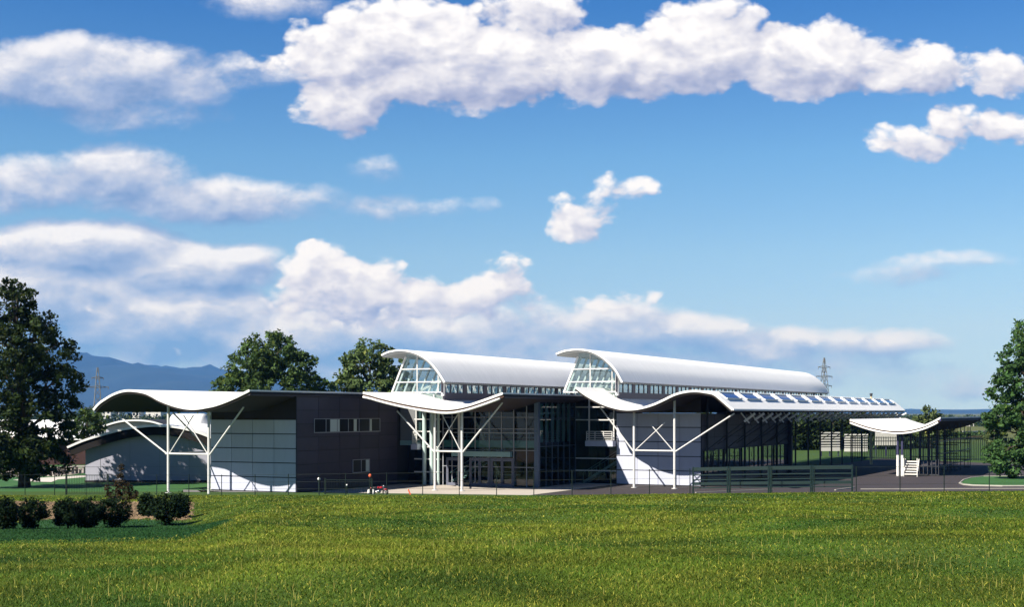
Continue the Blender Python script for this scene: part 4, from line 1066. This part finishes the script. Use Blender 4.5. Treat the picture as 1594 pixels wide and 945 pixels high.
MB().path([(.36, -.32, 1.0), (.38, -.1, .96), (.38, .1, .96), (.36, .32, 1.0)], .02, 6).build('handlebar', 'black_vinyl', mb)
MB().ball((.5, 0, .86), .09, 12, 8).build('headlight', 'chrome', mb, smooth=True)
MB().path([(.0, .14, .26), (-.4, .16, .26), (-.75, .16, .34)], .035, 8).build('exhaust', 'chrome', mb)
mb.scale = (.85, .85, .85)
# leaning marker
X, D = GX(637, 105.5), 105.5; z = float(terr(X, D))
t = thing('marker_stake', 'short orange red stake leaning at the meadow edge', 'stake', (X, D, z)); b = MB(); b.bar((.12, 0, -.05), (-.08, 0, .42), .09, .10); b.build('stake', 'orange_paint', t); MB().bar((-.085, 0, .43), (-.095, 0, .46), .1, .11).build('stake_tip', 'bollard_white', t)
# yellowish pole behind the yard
X, D = GX(1356, 172), 172
t = thing('light_pole', 'tall pale yellow pole rising through the gap between the two right canopies', 'pole', (X, D, 0))
MB().tube((0, 0, 0), (0, 0, 8.7), .16, .10, 12).build('pole', 'post_yellow', t); MB().tube((0, 0, 8.7), (0, 0, 9.1), .14, .2, 12).build('lamp_head', 'lattice_steel', t)
# stone tables and benches
for i, (px, py, lab) in enumerate(((20, 741, 'leftmost stone table set on the sandy terrace, half hidden by leaves'), (37, 742, 'stone table second from the left on the sandy terrace'), (58, 740, 'stone table under the hanging tree leaves on the terrace'), (84, 739, 'stone table at the right edge of the tree leaves'), (106, 738, 'stone table second from the grey pavilion corner'), (125, 737, 'stone table nearest the grey pavilion corner'))):
    X, D, _ = gnd(px, py)
    t = thing('stone_table', lab, 'table', (X, D, .014), R(-14), 'stone tables on the terrace')
    MB().box(-.75, .75, -.38, .38, .70, .80).build('table_top', 'bench_stone', t)
    for s in (-.5, .5): MB().box(s - .08, s + .08, -.28, .28, 0, .698).build('leg', 'bench_stone', t)
    for s in (-.85, .85):
        q = MB().box(-.7, .7, s - .17, s + .17, .40, .47).build('seat', 'bench_stone', t)
        for e in (-.5, .5): MB().box(e - .06, e + .06, s - .13, s + .13, 0, .398).build('seat_leg', 'bench_stone', q)
# pylons
def pylon(px, pyt, D, label, arms, rk=.00027):
    X = GX(px, D); H = CZ + (HY - pyt) / FPX * D; t = thing('lattice_pylon', label, 'pylon', (X, D, 0), R(20), 'electricity pylons'); b = MB()
    W = H * .075; r = rk * D; lv = np.linspace(0, 1, 9)
    wd = lambda f: W * (1 - f) ** .9 * (1 if f < .55 else 1) + .25
    for f0, f1 in zip(lv[:-1], lv[1:]):
        a, c = wd(f0), wd(f1)
        for sx, sy in ((1, 1), (1, -1), (-1, -1), (-1, 1)): b.tube((sx * a, sy * a, H * f0), (sx * c, sy * c, H * f1), r, None, 5, False)
        for k in range(4):
            s = [(1, 1), (1, -1), (-1, -1), (-1, 1)]; p, q = s[k], s[(k + 1) % 4]
            b.tube((p[0] * a, p[1] * a, H * f0), (q[0] * c, q[1] * c, H * f1), r * .6, None, 4, False); b.tube((q[0] * a, q[1] * a, H * f0), (p[0] * c, p[1] * c, H * f1), r * .6, None, 4, False)
    b.build('mast', 'pylon_steel', t); 
    for f, w in arms:
        a = MB(); z = H * f
        for s in (-1, 1):
            a.tube((0, 0, z + H * .02), (s * w, 0, z), r, None, 5); a.tube((0, 0, z - H * .012), (s * w, 0, z), r, None, 5); a.tube((s * w * .95, 0, z), (s * w * .95, 0, z - H * .035), r * .9, None, 5)
        a.build('crossarm', 'pylon_steel', t)
pylon(152, 572, 700, 'lattice pylon left of the wave roof in front of the blue mountain', ((.66, 5.6), (.30, 6.5), (.82, 3)))
pylon(1283, 557, 760, 'lattice pylon beyond the far end of the right barrel roof', ((.86, 4.0), (.72, 5.4), (.58, 5.0)), .00019)

# ------------------------------------------------------------------ mountains
hx = np.linspace(-900, 2500, 240)
hy = np.interp(hx, [-900, -300, 0, 60, 120, 160, 200, 240, 310, 450, 600, 800, 1100, 1300, 1594, 2500], [560, 545, 546, 549, 553, 560, 567, 573, 576, 590, 606, 622, 634, 637, 638, 640])
Dr = 12000.0
Hm = (HY - hy) / FPX * Dr + CZ
fr_ = np.linspace(0, 1, 28)
Vh = []
for j, f in enumerate(fr_):
    D = 8200 + 8200 * f
    prof = np.sin(np.clip(f / .463, 0, 1) * math.pi / 2) ** 1.3 if f < .463 else math.cos((f - .463) / .537 * math.pi / 2)
    x = (hx - CX) / FPX * Dr
    rug = 1 + (.10 * np.sin(x * .004 + j * .9) + .07 * np.sin(x * .011 - j * 1.7) + .04 * np.sin(x * .027 + j * 2.3)) * (1 if abs(f - .463) > .03 else .12)
    Vh.append(np.stack([x, np.full_like(x, D), Hm * prof * rug - 2], -1))
Vh = np.array(Vh); ii = np.arange(28 * 240).reshape(28, 240)
Fh = np.stack([ii[:-1, :-1], ii[:-1, 1:], ii[1:, 1:], ii[1:, :-1]], -1).reshape(-1, 4)
tag(np_mesh('mountains', Vh.reshape(-1, 3), Fh, 'hill_rock', smooth=True), kind='structure')

# ------------------------------------------------------------------ air
HAZE = True
if HAZE:
    hz = MB().box(-16500, 16500, -400, 17500, -1.2, 950)
    m = bpy.data.materials.new('air'); m.use_nodes = True; N_ = m.node_tree.nodes; N_.remove(N_['Principled BSDF'])
    pv_ = N_.new('ShaderNodeVolumePrincipled'); pv_.inputs['Color'].default_value = (.08, .33, 1.0, 1); pv_.inputs['Absorption Color'].default_value = (.62, .62, .62, 1); pv_.inputs['Density'].default_value = 5.8e-5
    pv_.inputs['Anisotropy'].default_value = 0.0
    m.node_tree.links.new(pv_.outputs[0], N_['Material Output'].inputs['Volume'])
    h = hz.build('haze', m); tag(h, 'thin blue air over the valley', 'haze', kind='stuff')

# ------------------------------------------------------------------ world: sky and clouds
SUN = Vector((-.605, -.452, .66)).normalized()
w = bpy.data.worlds.new('World'); sc.world = w; w.use_nodes = True
nt = w.node_tree; N = nt.nodes; L = nt.links; N.clear()
def math_(op, a, b=None, c=None, clamp=False, nt_=None):
    T = nt_ or nt; n = T.nodes.new('ShaderNodeMath'); n.operation = op; n.use_clamp = clamp
    for i, v in enumerate((a, b, c)):
        if v is None: continue
        if isinstance(v, (int, float)): n.inputs[i].default_value = v
        else: T.links.new(v, n.inputs[i])
    return n.outputs[0]
def vmath(op, a, b=None, nt_=None):
    T = nt_ or nt; n = T.nodes.new('ShaderNodeVectorMath'); n.operation = op
    for i, v in enumerate((a, b)):
        if v is None: continue
        if isinstance(v, tuple): n.inputs[i].default_value = v
        else: T.links.new(v, n.inputs[i])
    return n
def cloud_group(name, ells, nscale, namp, puff, soft):
    G = bpy.data.node_groups.new(name, 'ShaderNodeTree')
    G.interface.new_socket('P', in_out='INPUT', socket_type='NodeSocketVector'); G.interface.new_socket('D', in_out='OUTPUT', socket_type='NodeSocketFloat')
    gi = G.nodes.new('NodeGroupInput'); go = G.nodes.new('NodeGroupOutput'); P = gi.outputs[0]
    # bend the outlines
    nz = G.nodes.new('ShaderNodeTexNoise'); nz.inputs['Scale'].default_value = nscale * .8; nz.inputs['Detail'].default_value = 3
    G.links.new(P, nz.inputs['Vector'])
    off = vmath('SUBTRACT', nz.outputs['Color'], (.5, .5, .5), G).outputs[0]
    sc_ = vmath('MULTIPLY', off, (.7, .45, 0), G).outputs[0]
    Q = vmath('ADD', P, sc_, G).outputs[0]
    acc = None
    for (cx, cy, rx, ry, amp) in ells:
        d = vmath('SUBTRACT', Q, (cx, cy, 0), G).outputs[0]; d = vmath('MULTIPLY', d, (1 / rx, 1 / ry, 0), G).outputs[0]
        q = vmath('DOT_PRODUCT', d, d, G).outputs['Value']
        am = amp * min(1.5, 1.9 * ry); v = math_('MULTIPLY_ADD', q, -am, am, nt_=G)
        acc = v if acc is None else math_('SMOOTH_MAX', acc, v, .25, nt_=G)
    acc = math_('MAXIMUM', acc, -1.5, nt_=G)
    st_ = vmath('MULTIPLY', P, (1, 1.5, 1), G).outputs[0]
    n2 = G.nodes.new('ShaderNodeTexNoise'); n2.inputs['Scale'].default_value = nscale; n2.inputs['Detail'].default_value = 10; n2.inputs['Roughness'].default_value = .63
    G.links.new(st_, n2.inputs['Vector'])
    nn = math_('SUBTRACT', n2.outputs['Fac'], .5, nt_=G)
    out = math_('MULTIPLY_ADD', nn, namp, acc, nt_=G)
    if puff:
        vo = G.nodes.new('ShaderNodeTexVoronoi'); vo.feature = 'SMOOTH_F1'; vo.inputs['Scale'].default_value = nscale * 2.2; vo.inputs['Smoothness'].default_value = .5
        try: vo.inputs['Detail'].default_value = 2.0
        except Exception: pass
        wv = vmath('ADD', st_, sc_, G).outputs[0]; G.links.new(wv, vo.inputs['Vector'])
        pf = math_('SUBTRACT', .42, vo.outputs['Distance'], nt_=G); out = math_('MULTIPLY_ADD', pf, puff, out, nt_=G)
    G.links.new(out, go.inputs[0]); return G
def use(G, vec):
    n = N.new('ShaderNodeGroup'); n.node_tree = G; L.new(vec, n.inputs[0]); return n.outputs[0]
tc = N.new('ShaderNodeTexCoord'); sx = N.new('ShaderNodeSeparateXYZ'); L.new(tc.outputs['Generated'], sx.inputs[0])
yy = math_('MAXIMUM', sx.outputs['Y'], .02)
uu = math_('MULTIPLY_ADD', math_('DIVIDE', sx.outputs['X'], yy), 21.0, 7.97)
vv = math_('MULTIPLY_ADD', math_('DIVIDE', sx.outputs['Z'], yy), -21.0, 6.43)
cb = N.new('ShaderNodeCombineXYZ'); L.new(uu, cb.inputs[0]); L.new(vv, cb.inputs[1]); PV = cb.outputs[0]
BR = [(6.2, .8, 2.0, .95, 1), (5.35, 1.65, .95, .62, 1), (7.4, 1.0, 2.2, .86, 1), (9.5, 1.0, 1.7, .72, 1), (10.9, .75, 1.2, .85, 1), (12.6, .92, 1.8, .72, 1), (14.2, 1.08, 1.4, .52, 1), (15.7, 1.12, .9, .42, 1), (4.5, .95, .8, .28, .9), (11.2, .25, 1.0, .4, .9), (8.3, .2, 1.2, .5, 1),
      (14.2, 2.2, .85, .35, 1.1), (14.9, 1.95, .6, .42, 1.1), (15.7, 1.95, .7, .4, 1.1),
      (9.55, 2.98, .75, .28, 1.1), (9.05, 3.45, .72, .38, 1.1), (8.8, 3.15, .35, .25, .9), (9.35, 3.22, .5, .25, 1),
      (5.0, 4.25, .8, .6, 1.1), (5.5, 4.45, 1.0, .6, 1.1), (6.6, 4.6, 1.4, .45, 1), (7.85, 4.1, .5, .28, 1.1), (7.5, 4.55, .9, .5, 1), (4.9, 4.75, 1.0, .4, 1), (9.6, 4.7, .6, .3, 1), (10.0, 4.65, .38, .32, 1), (8.7, 4.75, .8, .25, .8), (6.0, 4.85, 1.6, .4, 1), (10.5, 5.12, .6, .17, .9), (11.3, 5.05, .6, .14, .9), (11.9, 5.4, .8, .13, .9), (12.8, 5.3, .6, .10, .9), (13.4, 5.32, .5, .08, .8), (1.5, 4.78, .4, .12, .9), (1.6, 5.5, .5, .10, .8), (3.0, 5.55, .5, .12, .8), (3.6, 5.75, .5, .10, .8), (7.2, 5.35, .9, .10, .8)]
DU = [(1.3, 1.15, 1.9, .62, 1), (2.0, 1.75, 1.2, .28, .8), (.2, 1.2, .9, .42, 1), (2.8, 1.3, .8, .4, 1), (4.2, .08, .95, .26, 1), (3.9, 1.1, .8, .18, .7),
      (1.9, 2.75, 1.2, .5, 1), (.5, 2.85, 1.1, .45, .9), (3.2, 3.1, 2.0, .38, 1), (5.2, 3.25, 1.7, .12, .6), (5.85, 2.68, .38, .2, .8),
      (1.2, 3.9, 1.9, .5, 1.5), (2.8, 4.2, 1.7, .5, 1.5), (.6, 4.6, 2.0, .65, 1.5), (2.5, 5.0, 2.4, .65, 1.5), (4.2, 5.2, 1.8, .55, 1.5), (6.0, 5.15, 2, .42, 1.5), (7.6, 5.2, 2.0, .4, .9), (9.2, 5.05, 1.5, .42, 1), (1.8, 5.55, 2.0, .25, 1), (5, 5.7, 3.4, .3, 1), (8.5, 5.55, 3.4, .32, 1), (11.5, 5.65, 2.6, .25, .9), (3, 5.4, 3, .4, 1),
      (10.7, 5.15, 1.3, .36, 1.5), (12.0, 5.35, 1.6, .32, 1.4), (13.2, 5.38, 1.5, .26, 1.2), (14.6, 5.85, 1.0, .14, .7), (14.0, 4.27, .75, .11, .7), (14.8, 4.08, .6, .07, .7), (12.5, 5.85, 2.6, .22, .6), (15.2, 6.0, .9, .12, .6), (9, 5.8, 3, .3, .6)]
GB = cloud_group('bright_cloud', BR, 1.15, 1.25, .55, .3)
GD = cloud_group('dull_cloud', DU, .95, 1.9, .1, .6)
def layer(G, offs, a0, a1, k, ramp, b0):
    d0 = use(G, PV); P2_ = vmath('ADD', PV, offs).outputs[0]; d1 = use(G, P2_)
    mr = N.new('ShaderNodeMapRange'); mr.interpolation_type = 'SMOOTHSTEP'; mr.inputs['From Min'].default_value = a0; mr.inputs['From Max'].default_value = a1; L.new(d0, mr.inputs['Value'])
    nf = N.new('ShaderNodeTexNoise'); nf.inputs['Scale'].default_value = 1.3; nf.inputs['Detail'].default_value = 7; nf.inputs['Roughness'].default_value = .55; nf.inputs['Distortion'].default_value = .4
    L.new(vmath('MULTIPLY', PV, (1, 2.1, 1)).outputs[0], nf.inputs['Vector'])
    base = math_('MULTIPLY_ADD', math_('SUBTRACT', nf.outputs['Fac'], .5), .9, b0)
    lit = math_('MULTIPLY_ADD', math_('SUBTRACT', d0, d1), k, base, clamp=True)
    cr = N.new('ShaderNodeValToRGB'); L.new(lit, cr.inputs['Fac']); e = cr.color_ramp.elements
    e[0].position, e[0].color = ramp[0][0], (*ramp[0][1], 1); e[1].position, e[1].color = ramp[-1][0], (*ramp[-1][1], 1)
    for p, c in ramp[1:-1]: q = e.new(p); q.color = (*c, 1)
    return mr.outputs['Result'], cr.outputs['Color']
aB, cB = layer(GB, (-.12, -.26, 0), -.04, .36, .55, ((0, (.36, .41, .62)), (.30, (.58, .60, .76)), (.55, (.84, .83, .91)), (.85, (1.15, 1.12, 1.12))), .50)
aD, cD = layer(GD, (-.12, -.26, 0), -.32, .55, .55, ((0, (.22, .34, .60)), (.35, (.42, .51, .74)), (.65, (.70, .73, .86)), (1, (1.12, 1.09, 1.1))), .44)
sky = N.new('ShaderNodeTexSky'); sky.sky_type = 'NISHITA'; sky.sun_disc = False; sky.sun_elevation = math.asin(SUN.z); sky.sun_rotation = math.atan2(SUN.x, SUN.y) % (2 * math.pi)
sky.air_density = 1.0; sky.dust_density = .1; sky.ozone_density = 2.0; sky.altitude = 400
hs = N.new('ShaderNodeHueSaturation'); hs.inputs['Saturation'].default_value = 1.0; L.new(sky.outputs[0], hs.inputs['Color'])
bs_ = N.new('ShaderNodeBackground'); 
rz_ = N.new('ShaderNodeValToRGB'); er = rz_.color_ramp.elements; L.new(math_('MULTIPLY', sx.outputs['Z'], 2.0), rz_.inputs['Fac'])
er[0].position, er[0].color = 0.0, (.44, .62, 1.0, 1); er[1].position, er[1].color = 1.0, (.17, .48, .85, 1)
for p, c in ((.04, (.48, .62, .93)), (.12, (.64, .69, .85)), (.23, (.66, .77, .88)), (.37, (.52, .76, .93)), (.58, (.23, .53, .88))): q = er.new(p); q.color = (*c, 1)
my = N.new('ShaderNodeMapRange'); my.inputs['From Min'].default_value = -.3; my.inputs['From Max'].default_value = .5; my.inputs['To Min'].default_value = .60; my.inputs['To Max'].default_value = 1.0; L.new(sx.outputs['Y'], my.inputs['Value'])  # dims the unseen sky behind the camera, added to cut fill light
sm_ = vmath('SCALE', vmath('MULTIPLY', hs.outputs[0], rz_.outputs['Color']).outputs[0]); L.new(my.outputs['Result'], sm_.inputs['Scale'])
L.new(sm_.outputs[0], bs_.inputs['Color']); bs_.inputs['Strength'].default_value = .075
bd = N.new('ShaderNodeBackground'); L.new(cD, bd.inputs['Color']); bd.inputs['Strength'].default_value = .52
bb = N.new('ShaderNodeBackground'); L.new(cB, bb.inputs['Color']); bb.inputs['Strength'].default_value = .52
m1 = N.new('ShaderNodeMixShader'); L.new(math_('MULTIPLY', aD, .92), m1.inputs['Fac']); L.new(bs_.outputs[0], m1.inputs[1]); L.new(bd.outputs[0], m1.inputs[2])
m2 = N.new('ShaderNodeMixShader'); L.new(aB, m2.inputs['Fac']); L.new(m1.outputs[0], m2.inputs[1]); L.new(bb.outputs[0], m2.inputs[2])
wo = N.new('ShaderNodeOutputWorld'); L.new(m2.outputs[0], wo.inputs['Surface'])
w.cycles.sampling_method = 'MANUAL'; w.cycles.sample_map_resolution = 512

sl = bpy.data.lights.new('sun', 'SUN'); sl.energy = 5.0; sl.angle = R(.53); sl.color = (1, .95, .86)
so = bpy.data.objects.new('sun', sl); COL.objects.link(so); so.rotation_euler = SUN.to_track_quat('Z', 'Y').to_euler(); so.location = (-60, -40, 60)

cam = bpy.data.cameras.new('camera'); co = bpy.data.objects.new('camera', cam); COL.objects.link(co)
co.location = (0, 0, CZ); co.rotation_euler = (R(90), 0, 0)
cam.sensor_fit = 'HORIZONTAL'; cam.sensor_width = 36; cam.lens = FPX / 1594 * 36
cam.shift_x = 0; cam.shift_y = (HY - 472.5) / 1594
cam.clip_start = .5; cam.clip_end = 60000
sc.camera = co
sc.render.resolution_x, sc.render.resolution_y = 1024, 608
vs = sc.view_settings; vs.view_transform = 'Standard'; vs.look = 'None'; vs.exposure = 0.85; vs.gamma = 1; vs.use_curve_mapping = False
sc.cycles.max_bounces = 8; sc.cycles.transparent_max_bounces = 24; sc.cycles.volume_bounces = 0; sc.cycles.glossy_bounces = 3
sc.cycles.use_denoising = True
